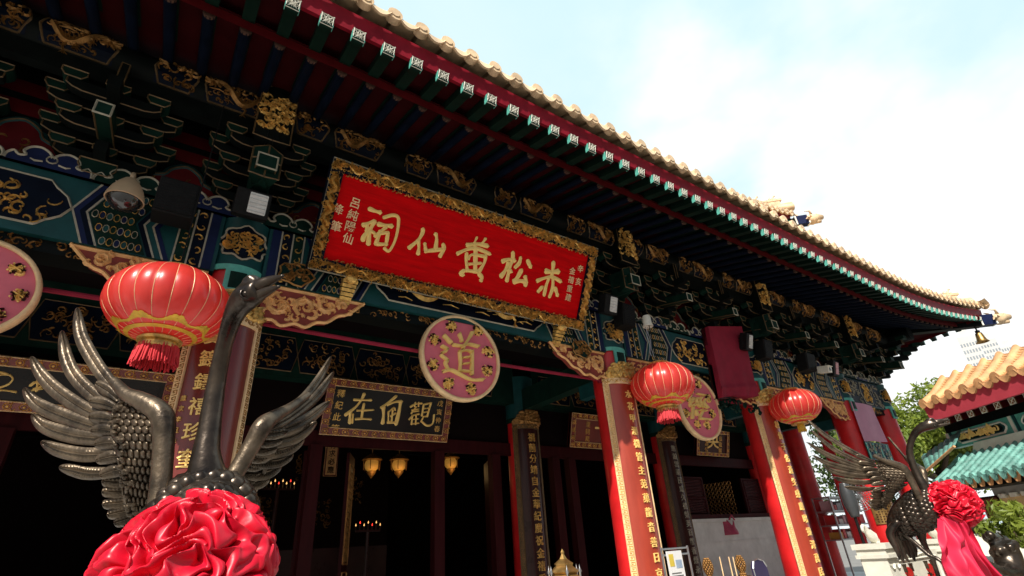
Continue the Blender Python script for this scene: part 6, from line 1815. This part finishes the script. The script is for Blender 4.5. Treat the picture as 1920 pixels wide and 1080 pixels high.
o = mb.build('body', M_BRONZE, t, True); rm = o.modifiers.new('fuse', 'REMESH'); rm.mode = 'VOXEL'; rm.voxel_size = .015; rm.use_smooth_shade = True
mb = MB(); mb.lathe((c.x, c.y, GZ), [(.5, 0), (.5, c.z - GZ - .5), (0, c.z - GZ - .5)], 4); mb.build('plinth', M_STONE, t)

# ------------------------------------------------------------------ trees and bush
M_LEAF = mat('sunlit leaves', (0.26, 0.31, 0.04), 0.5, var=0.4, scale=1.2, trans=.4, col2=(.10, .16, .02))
M_LEAF2 = mat('backlit leaves', (0.07, 0.115, 0.025), 0.5, var=0.4, scale=1.5, trans=.35)  # darker leaf copy; the backlit tree's shade is put into the colour
M_BARK = mat('bark', (0.09, 0.06, 0.04), 0.9, var=.4, scale=8, bump=.4)
def leaves(mb, c, r, n, size, g, sq=.75):
    cl = []
    for _ in range(34):
        d = V((g.gauss(0, 1), g.gauss(0, 1), g.gauss(0, 1))).normalized() * (g.random() ** .45)
        cl.append((c + V((d.x * r, d.y * r, d.z * r * sq)), r * g.uniform(.16, .32)))
    for i in range(n):
        q, s = g.choice(cl); d = V((g.gauss(0, 1), g.gauss(0, 1), g.gauss(0, .8))).normalized()
        p = q + d * s * g.uniform(.5, 1.05)
        a = (d + V((g.gauss(0, .6), g.gauss(0, .6), g.gauss(0, .6)))).normalized(); b = a.orthogonal().normalized()
        b = (Matrix.Rotation(g.uniform(0, 6.28), 3, a) @ b); e = a.cross(b); l = size * g.uniform(.7, 1.3)
        mb.add([p - b * l, p + e * l * .42, p + b * l, p - e * l * .42 + a * l * .15], [(0, 1, 2, 3)])
    return cl
def tree(x, y, zc, r, n, size, label, m, seed, name='broadleaf_tree'):
    g = random.Random(seed); t = thing(name, (x, y, GZ), label, 'tree', None)
    mb = MB(); cl = leaves(mb, V((x, y, zc)), r, n, size, g); mb.build('crown', m, t)
    mb = MB(); f = V((x, y, zc - r * .55)); mb.tube([(x, y, GZ), (x + .1, y, (GZ + f.z) / 2), f], [r * .09, r * .07, r * .05], 10)
    for q, s in cl[:14]: mb.tube([f, (f + q) / 2 + V((0, 0, -.1 * r)), q], [r * .04, r * .022, r * .006], 6)
    mb.build('trunk', M_BARK, t, True)
tp = W(1712, 775, 7.6)
tree(tp.x, 7.6, tp.z - .9, 2.9, 15000, .115, 'leafy yellow green tree between the hall corner and the pavilion', M_LEAF, 5)
tp = W(1590, 860, 9.5)
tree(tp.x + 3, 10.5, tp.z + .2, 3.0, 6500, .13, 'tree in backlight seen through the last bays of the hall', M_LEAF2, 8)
tp = W(1900, 985, 1.75)
g = random.Random(4); t = thing('bush', (tp.x, 1.75, GZ), 'round clipped bush at the right edge in front of the ochre wall', 'bush')
mb = MB(); leaves(mb, V((tp.x + .12, 1.72, tp.z - .08)), .33, 3200, .035, g, .9); mb.build('foliage', M_LEAF, t)
mb = MB(); mb.tube([(tp.x + .12, 1.72, GZ), (tp.x + .12, 1.72, tp.z - .2)], [.05, .03], 8)
for i in range(6): mb.tube([(tp.x + .12, 1.72, tp.z - .4), (tp.x + .12 + .2 * math.cos(i), 1.72 + .2 * math.sin(i), tp.z - .05)], [.02, .006], 6)
mb.build('stem', M_BARK, t, True)

# ------------------------------------------------------------------ far tower blocks
M_TOWER = mat('tower wall', (0.62, 0.62, 0.60), 0.8, var=.06, scale=.2)
M_TWIN = mat('tower windows', (0.30, 0.34, 0.38), 0.3, var=.2, scale=.3)
for px0, px1, pyt, D, lab in ((1786, 1822, 622, 62, 'pale apartment tower beyond the roof corner, left of the brass bell'), (1826, 1862, 628, 70, 'pale apartment tower directly behind the brass bell'), (1868, 1900, 640, 66, 'pale apartment tower over the ridge of the orange roof')):
    a, b = W(px0, pyt, D), W(px1, pyt, D)
    m = (a + b) / 2; fd = V((m.x, m.y, 0)).normalized(); sd_ = V((fd.y, -fd.x, 0)); w = abs((b - a).dot(sd_)) / 2
    t = thing('apartment_tower', (m.x, m.y, GZ), lab, 'tower', 'apartment towers far behind')
    mb = MB(); mb.obox(V((m.x, m.y, (a.z + GZ) / 2)), sd_ * w, fd * w, V((0, 0, (a.z - GZ) / 2))); mb.obox(V((m.x, m.y, a.z + 2)), sd_ * w * .5, fd * w * .5, V((0, 0, 2))); mb.build('wall', M_TOWER, t)
    mb = MB(); pl = PL(V((m.x, m.y, GZ)) - fd * (w + .05), sd_); H = a.z - GZ
    for i in range(int(H / 3.2)):
        for j in range(6):
            x = -w + 2 * w * (j + .5) / 6; z = 3.2 * i + 1
            mb.add([pl.pt(x - w * .09, z, 0), pl.pt(x + w * .09, z, 0), pl.pt(x + w * .09, z + 1.6, 0), pl.pt(x - w * .09, z + 1.6, 0)], [(0, 1, 2, 3)])
    mb.build('windows', M_TWIN, t)
